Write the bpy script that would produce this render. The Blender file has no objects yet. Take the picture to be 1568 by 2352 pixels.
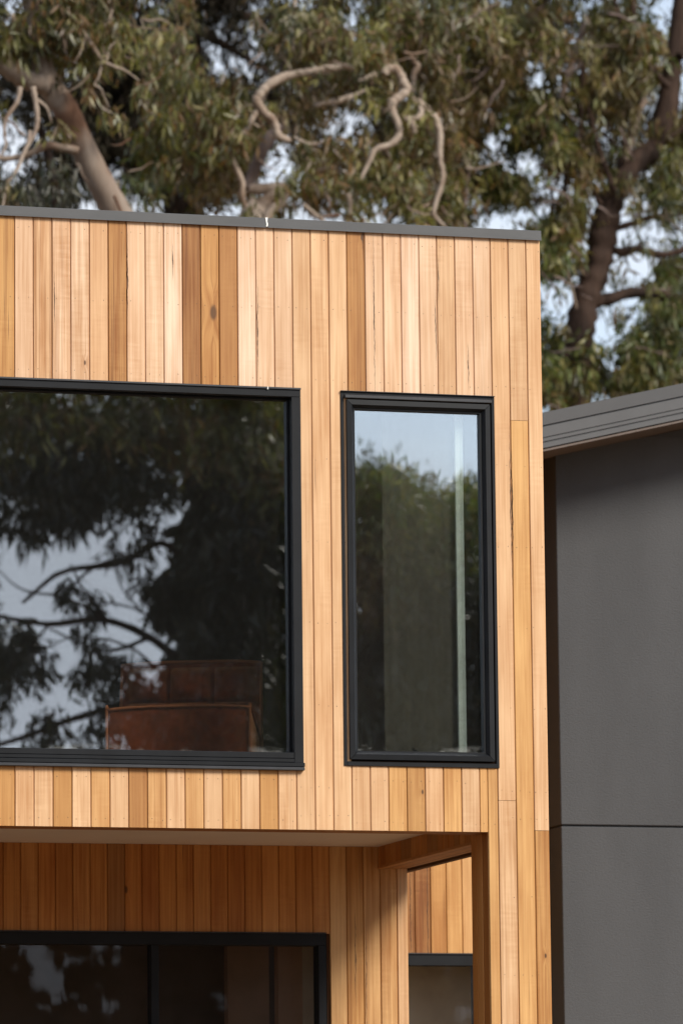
import bpy, bmesh, math, random
import numpy as np
from mathutils import Vector, Matrix

random.seed(7)
rng = np.random.default_rng(11)
D2R = math.radians
sc = bpy.context.scene
col = sc.collection

# ------------------------------------------------------------------ camera
YAW, PITCH, ROLL = D2R(16.0666), D2R(8.23867), D2R(-0.58336)
fw = Vector((math.sin(YAW)*math.cos(PITCH), math.cos(YAW)*math.cos(PITCH), math.sin(PITCH)))
r0 = Vector((math.cos(YAW), -math.sin(YAW), 0)); u0 = r0.cross(fw)
RT = r0*math.cos(ROLL) + u0*math.sin(ROLL)
UP = -r0*math.sin(ROLL) + u0*math.cos(ROLL)
CAM = Vector((-7.08027, -24.58396, 1.55))
cd = bpy.data.cameras.new('camera'); cam = bpy.data.objects.new('camera', cd); col.objects.link(cam)
m = Matrix.Identity(4)
for i in range(3):
    m[i][0] = RT[i]; m[i][1] = UP[i]; m[i][2] = -fw[i]; m[i][3] = CAM[i]
cam.matrix_world = m
cd.sensor_fit = 'VERTICAL'; cd.sensor_height = 36.0; cd.sensor_width = 24.0
cd.lens = 36.0*11631.8/2352.0
cd.clip_start = 0.1; cd.clip_end = 2000
cd.dof.use_dof = True; cd.dof.focus_distance = 25.9; cd.dof.aperture_fstop = 3.0
sc.camera = cam

# ------------------------------------------------------------------ sky, sun, exposure
SUN_AZ, SUN_EL = 36.0, 38.0          # sun to the front right of the facade
w = bpy.data.worlds.new('World'); sc.world = w; w.use_nodes = True
nt = w.node_tree; nt.nodes.clear()
wo = nt.nodes.new('ShaderNodeOutputWorld'); bg = nt.nodes.new('ShaderNodeBackground')
sky = nt.nodes.new('ShaderNodeTexSky'); sky.sky_type = 'NISHITA'; sky.sun_disc = False
sky.sun_elevation = D2R(SUN_EL); sky.sun_rotation = D2R(180-SUN_AZ)
sky.air_density = 1.0; sky.dust_density = 0.6; sky.ozone_density = 1.0
tc = nt.nodes.new('ShaderNodeTexCoord'); mp = nt.nodes.new('ShaderNodeMapping')
mp.inputs['Scale'].default_value = (1.0, 1.0, 3.2)
nz = nt.nodes.new('ShaderNodeTexNoise'); nz.inputs['Scale'].default_value = 2.6
nz.inputs['Detail'].default_value = 6; nz.inputs['Roughness'].default_value = 0.55
cr = nt.nodes.new('ShaderNodeValToRGB')
cr.color_ramp.elements[0].position = 0.34; cr.color_ramp.elements[1].position = 0.57
mx = nt.nodes.new('ShaderNodeMix'); mx.data_type = 'RGBA'
nt.links.new(tc.outputs['Generated'], mp.inputs['Vector']); nt.links.new(mp.outputs['Vector'], nz.inputs['Vector'])
nt.links.new(nz.outputs['Fac'], cr.inputs['Fac']); nt.links.new(cr.outputs['Color'], mx.inputs['Factor'])
nt.links.new(sky.outputs['Color'], mx.inputs['A']); mx.inputs['B'].default_value = (4.95, 5.3, 5.85, 1)
nt.links.new(mx.outputs['Result'], bg.inputs['Color']); bg.inputs['Strength'].default_value = 0.055
nt.links.new(bg.outputs['Background'], wo.inputs['Surface'])

ld = bpy.data.lights.new('sun', 'SUN'); ld.energy = 1.5; ld.angle = D2R(19); ld.color = (1.0, 0.925, 0.815)
sun = bpy.data.objects.new('sun', ld); col.objects.link(sun)
az, el = D2R(SUN_AZ), D2R(SUN_EL)
ldir = Vector((-math.sin(az)*math.cos(el), math.cos(az)*math.cos(el), -math.sin(el)))
sun.rotation_euler = ldir.to_track_quat('-Z', 'Y').to_euler()
sun.location = (20, -30, 30)

vs = sc.view_settings; vs.view_transform = 'Standard'; vs.look = 'None'; vs.gamma = 1.0
vs.use_curve_mapping = False; vs.exposure = 1.72
sc.render.engine = 'CYCLES'
sc.cycles.use_denoising = True
sc.cycles.max_bounces = 10; sc.cycles.transparent_max_bounces = 24
sc.cycles.sample_clamp_indirect = 8

# ------------------------------------------------------------------ material helpers
def new_mat(name):
    mt = bpy.data.materials.new(name); mt.use_nodes = True
    n = mt.node_tree; b = n.nodes['Principled BSDF']
    return mt, n, b

def N(n, t, **kw):
    nd = n.nodes.new(t)
    for k, v in kw.items():
        setattr(nd, k, v)
    return nd

def L(n, a, b): n.links.new(a, b)

def math_node(n, op, a, b=None, c=None, clamp=False):
    nd = n.nodes.new('ShaderNodeMath'); nd.operation = op; nd.use_clamp = clamp
    for i, v in enumerate((a, b, c)):
        if v is None: continue
        if isinstance(v, (int, float)): nd.inputs[i].default_value = v
        else: n.links.new(v, nd.inputs[i])
    return nd.outputs[0]

def noise(n, vec, scale3, detail=3, rough=0.5, dist=0.0):
    mpn = n.nodes.new('ShaderNodeMapping'); mpn.inputs['Scale'].default_value = scale3
    L(n, vec, mpn.inputs['Vector'])
    nn = n.nodes.new('ShaderNodeTexNoise'); nn.inputs['Scale'].default_value = 1.0
    nn.inputs['Detail'].default_value = detail; nn.inputs['Roughness'].default_value = rough
    nn.inputs['Distortion'].default_value = dist
    L(n, mpn.outputs['Vector'], nn.inputs['Vector'])
    return nn.outputs['Fac']

def smooth(n, v, a, b):
    mr = n.nodes.new('ShaderNodeMapRange'); mr.interpolation_type = 'SMOOTHSTEP'
    mr.inputs['From Min'].default_value = a; mr.inputs['From Max'].default_value = b
    L(n, v, mr.inputs['Value'])
    return mr.outputs['Result']

def mixc(n, f, a, b, mode='MIX'):
    nd = n.nodes.new('ShaderNodeMix'); nd.data_type = 'RGBA'; nd.blend_type = mode
    for k, v in (('Factor', f), ('A', a), ('B', b)):
        if isinstance(v, (int, float)): nd.inputs[k].default_value = v
        elif isinstance(v, tuple): nd.inputs[k].default_value = v
        else: n.links.new(v, nd.inputs[k])
    return nd.outputs['Result']

def timber_material():
    """Oiled hardwood: tone from the board's own object colour, offset per board."""
    mt, n, b = new_mat('oiled_hardwood')
    tcn = N(n, 'ShaderNodeTexCoord'); oi = N(n, 'ShaderNodeObjectInfo')
    off = N(n, 'ShaderNodeVectorMath', operation='MULTIPLY'); off.inputs[1].default_value = (61.0, 17.0, 143.0)
    cmb = N(n, 'ShaderNodeCombineXYZ')
    for k in range(3): L(n, oi.outputs['Random'], cmb.inputs[k])
    L(n, cmb.outputs[0], off.inputs[0])
    # knot: an object property (x, z, size) bends the grain round it
    kn = N(n, 'ShaderNodeAttribute', attribute_type='OBJECT', attribute_name='knot')
    sepk = N(n, 'ShaderNodeSeparateXYZ'); L(n, kn.outputs['Vector'], sepk.inputs[0])
    sep = N(n, 'ShaderNodeSeparateXYZ'); L(n, tcn.outputs['Object'], sep.inputs[0])
    dx = math_node(n, 'SUBTRACT', sep.outputs[0], sepk.outputs[0])
    dz = math_node(n, 'SUBTRACT', sep.outputs[2], sepk.outputs[1])
    dzs = math_node(n, 'MULTIPLY', dz, 0.45)
    dist = math_node(n, 'SQRT', math_node(n, 'ADD', math_node(n, 'MULTIPLY', dx, dx), math_node(n, 'MULTIPLY', dzs, dzs)))
    size = math_node(n, 'MAXIMUM', sepk.outputs[2], 0.0001)
    rel = math_node(n, 'DIVIDE', dist, size)
    near = math_node(n, 'SUBTRACT', 1.0, smooth(n, rel, 0.55, 1.25), clamp=True)
    wide = math_node(n, 'SUBTRACT', 1.0, smooth(n, rel, 0.5, 4.5), clamp=True)
    bend = math_node(n, 'MULTIPLY', math_node(n, 'MULTIPLY', wide, size), 1.6)
    sgn = math_node(n, 'SIGN', dx)
    xb = math_node(n, 'ADD', sep.outputs[0], math_node(n, 'MULTIPLY', bend, sgn))
    cv = N(n, 'ShaderNodeCombineXYZ'); L(n, xb, cv.inputs[0]); L(n, sep.outputs[1], cv.inputs[1]); L(n, sep.outputs[2], cv.inputs[2])
    ad = N(n, 'ShaderNodeVectorMath', operation='ADD'); L(n, cv.outputs[0], ad.inputs[0]); L(n, off.outputs[0], ad.inputs[1])
    v = ad.outputs[0]
    med = noise(n, v, (70, 70, 1.3), 4, .55, .25)
    fine = noise(n, v, (330, 330, 5), 2, .5)
    blot = noise(n, v, (9, 9, 2.2), 3, .5)
    broad = noise(n, v, (3, 3, .9), 2, .5)
    rip = noise(n, v, (7, 7, 60), 2, .5, .3)
    ripm = smooth(n, noise(n, v, (5, 5, 3.0), 2, .5), .50, .68)
    g = math_node(n, 'ADD', math_node(n, 'MULTIPLY', math_node(n, 'SUBTRACT', med, .5), 1.5),
                  math_node(n, 'MULTIPLY', math_node(n, 'SUBTRACT', fine, .5), .55))
    g = math_node(n, 'ADD', g, math_node(n, 'MULTIPLY', math_node(n, 'SUBTRACT', blot, .5), 1.25))
    g = math_node(n, 'ADD', g, math_node(n, 'MULTIPLY', math_node(n, 'SUBTRACT', broad, .5), .55))
    g = math_node(n, 'ADD', g, math_node(n, 'MULTIPLY', math_node(n, 'MULTIPLY', math_node(n, 'SUBTRACT', rip, .5), ripm), .5))
    fg = N(n, 'ShaderNodeAttribute', attribute_type='OBJECT', attribute_name='figure')
    g = math_node(n, 'MULTIPLY', g, math_node(n, 'ADD', .75, fg.outputs['Fac']))
    fac = math_node(n, 'ADD', g, .60, clamp=True)
    dark = mixc(n, 1.0, oi.outputs['Color'], (.66, .50, .34, 1), 'MULTIPLY')
    light = mixc(n, 1.0, oi.outputs['Color'], (1.10, 1.13, 1.17, 1), 'MULTIPLY')
    c = mixc(n, fac, dark, light)
    # gum veins: thin dark checks along the grain
    vein = smooth(n, noise(n, v, (105, 105, 1.1), 2, .5, .4), .695, .735)
    veinm = smooth(n, noise(n, v, (3, 3, 1.5), 1, .5), .50, .60)
    vn = math_node(n, 'MULTIPLY', vein, veinm)
    c = mixc(n, math_node(n, 'MULTIPLY', vn, .85), c, (.055, .026, .012, 1))
    ck = N(n, 'ShaderNodeAttribute', attribute_type='OBJECT', attribute_name='check')
    sck = N(n, 'ShaderNodeSeparateXYZ'); L(n, ck.outputs['Vector'], sck.inputs[0])
    wob = math_node(n, 'MULTIPLY', math_node(n, 'SUBTRACT', noise(n, v, (4, 4, 16), 2, .5), .5), .012)
    cdx = math_node(n, 'ABSOLUTE', math_node(n, 'SUBTRACT', math_node(n, 'ADD', sep.outputs[0], wob), sck.outputs[0]))
    cdz = math_node(n, 'ABSOLUTE', math_node(n, 'SUBTRACT', sep.outputs[2], sck.outputs[1]))
    half = math_node(n, 'MAXIMUM', sck.outputs[2], .0001)
    taper = math_node(n, 'SUBTRACT', 1.0, math_node(n, 'DIVIDE', cdz, half), clamp=True)
    wdt = math_node(n, 'MULTIPLY', taper, math_node(n, 'MULTIPLY', noise(n, v, (3, 3, 40), 2, .6), .0055))
    ckf = math_node(n, 'LESS_THAN', cdx, wdt)
    c = mixc(n, math_node(n, 'MULTIPLY', ckf, .9), c, (.03, .014, .008, 1))
    # knot core
    # darker streak runs on strongly figured boards
    streak = math_node(n, 'MULTIPLY', smooth(n, noise(n, v, (46, 46, .7), 3, .6, .3), .50, .62), math_node(n, 'MULTIPLY', fg.outputs['Fac'], .62), clamp=True)
    c = mixc(n, streak, c, mixc(n, 1.0, oi.outputs['Color'], (.40, .27, .17, 1), 'MULTIPLY'))
    ring = math_node(n, 'MULTIPLY', near, math_node(n, 'ADD', .55, math_node(n, 'MULTIPLY', med, .6)), clamp=True)
    c = mixc(n, ring, c, (.07, .032, .014, 1))
    c = mixc(n, math_node(n, 'MULTIPLY', wide, .30), c, mixc(n, 1.0, c, (.62, .47, .34, 1), 'MULTIPLY'))
    L(n, c, b.inputs['Base Color'])
    b.inputs['Roughness'].default_value = .55
    b.inputs['Specular IOR Level'].default_value = .35
    bp = N(n, 'ShaderNodeBump'); bp.inputs['Strength'].default_value = .18; bp.inputs['Distance'].default_value = .003
    L(n, g, bp.inputs['Height']); L(n, bp.outputs[0], b.inputs['Normal'])
    return mt

def plain(name, rgb, rough=.6, spec=.4, metal=0., nscale=None, namt=.15, bump=0., bscale=200.):
    mt, n, b = new_mat(name)
    b.inputs['Roughness'].default_value = rough; b.inputs['Specular IOR Level'].default_value = spec
    b.inputs['Metallic'].default_value = metal
    tcn = N(n, 'ShaderNodeTexCoord'); v = tcn.outputs['Object']
    sc_ = nscale or (3, 3, 3)
    f = noise(n, v, sc_, 5, .6)
    lo = tuple(x*(1-namt) for x in rgb)+(1,); hi = tuple(x*(1+namt) for x in rgb)+(1,)
    L(n, mixc(n, smooth(n, f, .3, .7), lo, hi), b.inputs['Base Color'])
    if bump:
        bp = N(n, 'ShaderNodeBump'); bp.inputs['Strength'].default_value = bump; bp.inputs['Distance'].default_value = .004
        L(n, noise(n, v, (bscale, bscale, bscale*1.8), 4, .65), bp.inputs['Height']); L(n, bp.outputs[0], b.inputs['Normal'])
    return mt

def glass_material(name, refl, tint, wav=.0):
    mt, n, b = new_mat(name); n.nodes.remove(b)
    out = n.nodes['Material Output']
    tr = N(n, 'ShaderNodeBsdfTransparent'); tr.inputs['Color'].default_value = tint+(1,)
    gl = N(n, 'ShaderNodeBsdfGlossy'); gl.inputs['Roughness'].default_value = .004; gl.inputs['Color'].default_value = (.93, .96, 1, 1)
    df = N(n, 'ShaderNodeBsdfDiffuse'); df.inputs['Color'].default_value = (.5, .5, .48, 1)
    lw = N(n, 'ShaderNodeLayerWeight'); lw.inputs['Blend'].default_value = .5
    fac = math_node(n, 'ADD', refl+.02, math_node(n, 'MULTIPLY', math_node(n, 'POWER', lw.outputs['Facing'], 5.0), .75), clamp=True)
    m1 = N(n, 'ShaderNodeMixShader'); L(n, fac, m1.inputs[0]); L(n, tr.outputs[0], m1.inputs[1]); L(n, gl.outputs[0], m1.inputs[2])
    # dust gathered towards the foot of the pane and a few scuffs
    tcn = N(n, 'ShaderNodeTexCoord'); v = tcn.outputs['Object']
    sep = N(n, 'ShaderNodeSeparateXYZ'); L(n, v, sep.inputs[0])
    edge = math_node(n, 'SUBTRACT', 1.0, smooth(n, sep.outputs[2], .0, .05), clamp=True)
    patch = smooth(n, noise(n, v, (7, 7, 14), 3, .6), .48, .66)
    grit = noise(n, v, (160, 160, 160), 2, .6)
    d1 = math_node(n, 'MULTIPLY', math_node(n, 'MULTIPLY', edge, patch), math_node(n, 'MULTIPLY', grit, .34))
    scuff = math_node(n, 'MULTIPLY', smooth(n, noise(n, v, (22, 22, 60), 3, .7, 1.5), .735, .78), .30)
    scm = smooth(n, noise(n, v, (2.3, 2.3, 2.6), 1, .5), .57, .66)
    d2 = math_node(n, 'MULTIPLY', scuff, scm)
    d = math_node(n, 'ADD', math_node(n, 'ADD', d1, d2), .006, clamp=True)
    m2 = N(n, 'ShaderNodeMixShader'); L(n, d, m2.inputs[0]); L(n, m1.outputs[0], m2.inputs[1]); L(n, df.outputs[0], m2.inputs[2])
    L(n, m2.outputs[0], out.inputs['Surface'])
    if wav:
        bp = N(n, 'ShaderNodeBump'); bp.inputs['Strength'].default_value = wav; bp.inputs['Distance'].default_value = .01
        L(n, noise(n, v, (5, 5, 1.6), 2, .5), bp.inputs['Height']); L(n, bp.outputs[0], gl.inputs['Normal'])
    return mt

def leaf_material(name, trans=.35, spec=.55, rough=.42):
    mt, n, b = new_mat(name)
    at = N(n, 'ShaderNodeAttribute', attribute_name='tone')
    L(n, at.outputs['Color'], b.inputs['Base Color'])
    b.inputs['Roughness'].default_value = rough; b.inputs['Specular IOR Level'].default_value = spec
    tl = N(n, 'ShaderNodeBsdfTranslucent'); L(n, mixc(n, 1.0, at.outputs['Color'], (1.1, 1.25, .55, 1), 'MULTIPLY'), tl.inputs['Color'])
    ms = N(n, 'ShaderNodeMixShader'); ms.inputs[0].default_value = trans
    L(n, b.outputs[0], ms.inputs[1]); L(n, tl.outputs[0], ms.inputs[2])
    L(n, ms.outputs[0], n.nodes['Material Output'].inputs['Surface'])
    return mt

def bark_material(name, a, c, d, zs=(9, 9, 2.5), bump=.3):
    mt, n, b = new_mat(name)
    tcn = N(n, 'ShaderNodeTexCoord'); v = tcn.outputs['Object']
    f = noise(n, v, zs, 5, .6, .4); p = noise(n, v, (2.2, 2.2, 1.3), 3, .55, .3)
    cc = mixc(n, smooth(n, f, .32, .68), a+(1,), c+(1,))
    cc = mixc(n, smooth(n, p, .50, .64), cc, d+(1,))
    L(n, cc, b.inputs['Base Color']); b.inputs['Roughness'].default_value = .85; b.inputs['Specular IOR Level'].default_value = .2
    bp = N(n, 'ShaderNodeBump'); bp.inputs['Strength'].default_value = bump; bp.inputs['Distance'].default_value = .02
    L(n, f, bp.inputs['Height']); L(n, bp.outputs[0], b.inputs['Normal'])
    return mt

M = {}
M['timber'] = timber_material()
M['batten'] = plain('stained_batten', (.10, .045, .018), .8)
M['cap'] = plain('grey_capping_metal', (.072, .073, .075), .48, .45, 0, (4, 4, 9), .08)
M['frame'] = plain('charcoal_window_metal', (.0075, .0085, .0105), .48, .22, 0, (6, 6, 6), .2)
M['trim'] = plain('dark_flashing_metal', (.032, .033, .037), .40, .5, 0, (6, 6, 6), .15)
M['nail'] = plain('weathered_nail', (.10, .06, .035), .6)
M['sealant'] = plain('white_sealant', (.75, .74, .70), .6)
M['soffit'] = plain('soffit_paint', (.68, .62, .57), .55, .3, 0, (2, 2, 2), .03)
M['render'] = plain('grey_render', (.075, .077, .081), .92, .2, 0, (1.3, 1.3, .5), .09, .9, 62.)
M['gutter'] = plain('grey_gutter_metal', (.072, .073, .076), .45, .45, 0, (5, 5, 5), .05)
M['eave'] = plain('eave_lining', (.12, .095, .082), .7)
M['roof'] = plain('roof_metal', (.12, .12, .125), .5)
M['glass'] = glass_material('window_glass', .25, (.95, .96, .95), .004)
M['glass_wavy'] = glass_material('sash_glass', .34, (.95, .97, .95), .010)
M['glass_low'] = glass_material('door_glass', .0, (.88, .88, .88), .02)
M['room_dark'] = plain('dark_room_paint', (.045, .034, .028), .9)
M['room_pale'] = plain('pale_room_paint', (.55, .53, .45), .85)
M['room_mid'] = plain('mid_room_paint', (.36, .26, .20), .85)
M['trim_pale'] = plain('pale_joinery_paint', (.82, .90, .84), .5)
M['room_tan'] = plain('tan_room_paint', (.40, .28, .21), .85)
M['room_grey'] = plain('grey_room_paint', (.15, .135, .125), .9)
M['blind'] = plain('woven_blind', (.118, .106, .086), .9, .1, 0, (40, 40, 2), .1)
M['piping'] = plain('rust_piping', (.42, .14, .045), .8)  # lighter than the velvet: highlights on the edges put into the colour
M['floor'] = plain('dark_room_floor', (.12, .07, .04), .5)
M['velvet'] = plain('rust_velvet', (.21, .040, .008), .85, .2, 0, (14, 14, 14), .3)
M['velvet'].node_tree.nodes['Principled BSDF'].inputs['Sheen Weight'].default_value = 1.0
M['velvet'].node_tree.nodes['Principled BSDF'].inputs['Sheen Tint'].default_value = (1.0, .50, .22, 1)
M['paving'] = plain('warm_bounce_ground', (.20, .125, .068), .9, .2, 0, (.6, .6, .6), .2)  # unseen ground; brown chosen to warm the light bounced into the porch
M['leaf'] = leaf_material('gum_leaf', .33)
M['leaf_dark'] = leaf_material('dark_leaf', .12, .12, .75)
M['bark_gum'] = bark_material('smooth_gum_bark', (.17, .125, .095), (.225, .18, .145), (.11, .058, .036))
M['bark_pale'] = bark_material('pale_gum_bark', (.27, .21, .165), (.36, .295, .24), (.17, .115, .08))
M['bark_rough'] = bark_material('rough_red_bark', (.030, .018, .013), (.052, .031, .022), (.020, .012, .009), (24, 24, 2.5), .8)
M['bark_grey'] = bark_material('grey_bark', (.12, .09, .08), (.17, .13, .115), (.08, .055, .045), (14, 14, 3), .5)

# ------------------------------------------------------------------ object helpers
def link(o, parent=None):
    col.objects.link(o)
    if parent is not None: o.parent = parent
    return o

def empty(name, loc, label, cat, group=None):
    o = bpy.data.objects.new(name, None); o.location = loc; o.empty_display_size = .3
    o['label'] = label; o['category'] = cat
    if group: o['group'] = group
    return link(o)

def raw(name, verts, faces, mat, parent=None, loc=(0, 0, 0), smooth_=False, mats=None):
    me = bpy.data.meshes.new(name)
    me.from_pydata([tuple(v) for v in verts], [], faces); me.update()
    for x in (mats or [mat]): me.materials.append(x)
    if smooth_: me.polygons.foreach_set('use_smooth', [True]*len(me.polygons))
    o = bpy.data.objects.new(name, me); o.location = loc
    return link(o, parent)

BOXF = [(0, 3, 2, 1), (4, 5, 6, 7), (0, 1, 5, 4), (1, 2, 6, 5), (2, 3, 7, 6), (3, 0, 4, 7)]
def box_vf(x0, x1, y0, y1, z0, z1):
    return [(x0, y0, z0), (x1, y0, z0), (x1, y1, z0), (x0, y1, z0), (x0, y0, z1), (x1, y0, z1), (x1, y1, z1), (x0, y1, z1)], BOXF

def box(name, x0, x1, y0, y1, z0, z1, mat, parent=None, bevel=0.0):
    """Axis box; its origin sits at the low corner's centre so object coordinates start there."""
    cx, cy, cz = (x0+x1)/2, (y0+y1)/2, z0
    bm = bmesh.new()
    v, f = box_vf(x0-cx, x1-cx, y0-cy, y1-cy, 0, z1-z0)
    vv = [bm.verts.new(p) for p in v]
    for q in f: bm.faces.new([vv[i] for i in q])
    if bevel:
        bmesh.ops.bevel(bm, geom=list(bm.edges), offset=bevel, segments=1, affect='EDGES')
    me = bpy.data.meshes.new(name); bm.to_mesh(me); bm.free(); me.materials.append(mat)
    o = bpy.data.objects.new(name, me); o.location = (cx, cy, cz)
    return link(o, parent)

def boxes(name, lst, mat, parent=None):
    """several boxes that belong to one part"""
    V, F = [], []
    for b in lst:
        v, f = box_vf(*b); k = len(V); V += v; F += [tuple(i+k for i in q) for q in f]
    return raw(name, V, F, mat, parent)

# a cladding board: chamfered long edges, own tone, own grain offset
TONES = {
    'pale':  (.68, .465, .295), 'light': (.63, .40, .22), 'mid': (.57, .33, .138), 'honey': (.56, .315, .118),
    'warm': (.47, .245, .082), 'dark': (.38, .185, .060), 'deep': (.31, .142, .044),
    'top_pale': (.70, .495, .345), 'top_light': (.655, .435, .272), 'top_mid': (.60, .37, .20),  # top tones: the paler light high on the facade put into the colour
    'porch': (.47, .205, .052), 'porch_light': (.53, .255, .078), 'porch_dark': (.39, .155, .036)}  # porch tones: shade of the recess put into the board colour
def board(x0, x1, z0, z1, y, tone, parent, name='cladding_board', face='front', thick=.019, knot=None, check=None, figure=None, gap=.0024, lip=True):
    wd = (x1-x0)/2 - gap; c = .0028; h = z1-z0
    if thick > 0 and lip:   # shiplap: the rebated edge runs on behind the next board's groove
        w2 = wd+2*gap-.0002
        prof = [(-wd, thick), (-wd, c), (-wd+c, 0), (wd-c, 0), (wd, c), (wd, .0075), (w2, .0075), (w2, thick)]
    else:
        prof = [(-wd, thick), (-wd, c), (-wd+c, 0), (wd-c, 0), (wd, c), (wd, thick)]
    V = []; F = []
    ch = .0008
    for z in (0, h):
        V += [(px, py, z) for px, py in prof]
    n = len(prof)
    for i in range(n):
        j = (i+1) % n; F.append((i, j, n+j, n+i))
    F.append(tuple(reversed(range(n)))); F.append(tuple(range(n, 2*n)))
    o = raw(name, V, F, M['timber'], parent)
    if face == 'front': o.location = ((x0+x1)/2, y, z0)
    elif face == 'left':   # facing -X; x0/x1 run along Y, y is the X of the face
        o.rotation_euler = (0, 0, -math.pi/2); o.location = (y, (x0+x1)/2, z0)
    elif face == 'right':
        o.rotation_euler = (0, 0, math.pi/2); o.location = (y, (x0+x1)/2, z0)
    t = TONES[tone]; j = random.uniform(.95, 1.05); hshift = random.uniform(-.03, .03)
    o.color = (t[0]*j, t[1]*j*(1+hshift*.5), t[2]*j*(1+hshift), 1)
    if check: o['check'] = [float(k) for k in check]
    if knot: o['knot'] = [float(k) for k in knot]
    o['figure'] = float(figure if figure is not None else random.choice((.0, .1, .2, .3)))
    return o

# ------------------------------------------------------------------ ground
gv = [(-300, -300, 0), (300, -300, 0), (300, 300, 0), (-300, 300, 0)]
g = raw('ground', gv, [(0, 1, 2, 3)], M['paving']); g['kind'] = 'structure'

# ------------------------------------------------------------------ timber house
house = empty('timber_house', (0, 0, 0), 'two storey house clad in honey coloured vertical timber boards with black framed windows', 'house')
PITCHW = .0968
XR = 1.086                       # right edge of the facade
Z_TOP, Z_LOW = 6.716, 3.628      # facade boards
XP = .761                        # inner face of the pillar
YB, YF = 1.99, 3.80              # porch back wall, entry wall
WIN_A = (-3.05, -.214, 3.925, 5.886)
WIN_B = (.000, .824, 3.955, 5.882)
seams = [-1.702 + PITCHW*i for i in range(29)]       # measured seams in view
left = [-1.702 - PITCHW*i for i in range(1, 15)]
edges = sorted(left + seams) + [XR]
i0 = len(left)
top_tone = ['warm', 'light', 'mid', 'light', 'light', 'mid', 'dark', 'light', 'light', 'pale', 'deep', 'warm', 'dark', 'pale', 'light',
            'light', 'light', 'pale', 'pale', 'dark', 'light', 'light', 'pale', 'light', 'mid', 'light', 'light', 'light', 'light', 'light']
low_tone = ['warm', 'light', 'light', 'warm', 'light', 'mid', 'light', 'dark', 'mid', 'light', 'mid', 'light', 'mid', 'light', 'warm',
            'light', 'honey', 'honey', 'light', 'light', 'light', 'honey', 'warm', 'light', 'honey', 'light', 'honey', 'light', 'honey', 'honey']
fig = {3: .6, 6: 1.0, 10: .7, 11: .5, 2: .7, 0: .6, 19: .5}
knots_top = {11: (.018, .385, .019), 19: (.036, .815, .008), 4: (.024, .10, .006)}
knots_low = {22: (.034, .2, .006)}
CHK = {9: (.0, .64, .10), 7: (-.043, .55, .26), 3: (-.036, .42, .16), 14: (-.04, .30, .3), 23: (.040, .36, .22), 25: (.018, .16, .14), 28: (.04, .80, .08), 19: (.041, .80, .12), 24: (-.04, .62, .12), 20: (.0, .40, .5)}
for k in range(len(edges)-1):
    x0, x1 = edges[k], edges[k+1]
    c = k - i0 + 1                 # column number: 0 is the board cut by the left side of the picture
    tt = top_tone[c] if 0 <= c < 30 else random.choice(('light', 'mid', 'warm', 'pale', 'light'))
    lt = low_tone[c] if 0 <= c < 30 else random.choice(('light', 'mid', 'warm', 'honey', 'light'))
    if tt in ('pale', 'light', 'mid'): tt = 'top_'+tt
    xm = (x0+x1)/2
    kt, kl, fg = knots_top.get(c), knots_low.get(c), fig.get(c)
    if xm < -.25:
        board(x0, x1, WIN_A[3]-.01, Z_TOP, 0, tt, house, knot=kt, figure=fg, check=CHK.get(c))
        board(x0, x1, Z_LOW, WIN_A[2]+.01, 0, lt, house, knot=kl)
    elif xm < .0:
        board(x0, x1, Z_LOW, Z_TOP, 0, 'light', house, figure=.15)
    elif xm < .78:
        board(x0, x1, WIN_B[3]-.01, Z_TOP, 0, tt, house, knot=kt, figure=fg, check=CHK.get(c))
        if xm < XP-.06:
            board(x0, x1, Z_LOW, WIN_B[2]+.01, 0, lt, house, knot=kl)
        else:                      # board over the corner of the opening: notched round it
            board(x0, XP, Z_LOW, WIN_B[2]+.01, 0, lt, house, gap=.0015, lip=False)
            board(XP, x1, .05, WIN_B[2]+.01, 0, lt, house, gap=.0015, lip=False)
    elif c == 27:
        board(x0, x1, 3.792, Z_TOP, 0, 'light', house, figure=.1, check=(.044, 1.55, .5)); board(x0, x1, .05, 3.790, 0, 'light', house, figure=.35, check=(-.042, 2.2, .5))
    elif c == 28:
        board(x0, x1, 5.762, Z_TOP, 0, 'light', house, figure=.1); board(x0, x1, .05, 5.760, 0, 'honey', house, figure=.15, check=(-.044, 5.25, .35))
    else:
        board(x0, x1, 3.640, Z_TOP, 0, 'light', house, figure=.1); board(x0, x1, .05, 3.638, 0, 'warm', house, figure=.5, knot=(.01, 2.95, .006))

# nail heads near the board ends and mid height
NV, NF = [], []
for k in range(len(edges)-1):
    xm = (edges[k]+edges[k+1])/2
    rows = [6.66, 6.30, 5.93]
    rows += [3.88, 3.67] if (xm < -.25 or 0 < xm < .78) else [5.52, 5.1, 4.68, 4.26, 3.84, 3.70]
    if xm > .78: rows += [3.3, 2.9, 2.5]
    for zz in rows:
        for sx in (-1, 1):
            if random.random() < .25: continue
            cx, cz, r = xm+sx*.027+random.uniform(-.003, .003), zz+random.uniform(-.006, .006), random.uniform(.0017, .0026)
            b0 = len(NV); NV += [(cx+r*math.cos(a*1.0472), -.0006, cz+r*math.sin(a*1.0472)) for a in range(6)]
            NF.append(tuple(b0+5-a for a in range(6)))
raw('nail_heads', NV, NF, M['nail'], house)['kind'] = 'stuff'

# backing behind the boards (battens and lining), in pieces round the openings
def backing(x0, x1, z0, z1, y0=.0195, y1=.10): box('wall_lining', x0, x1, y0, y1, z0, z1, M['batten'], house)
backing(-3.05, XR-.004, WIN_A[3]-.03, 6.70)
backing(-3.05, -.26, Z_LOW+.02, WIN_A[2]+.03)
backing(-.26, .045, Z_LOW+.02, WIN_A[3]-.031)
backing(.0455, .779, Z_LOW+.02, WIN_B[2]+.03)
backing(.78, XR-.004, Z_LOW+.02, WIN_A[3]-.031)
backing(XP+.0195, XR-.004, .0, Z_LOW+.0195)

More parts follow.
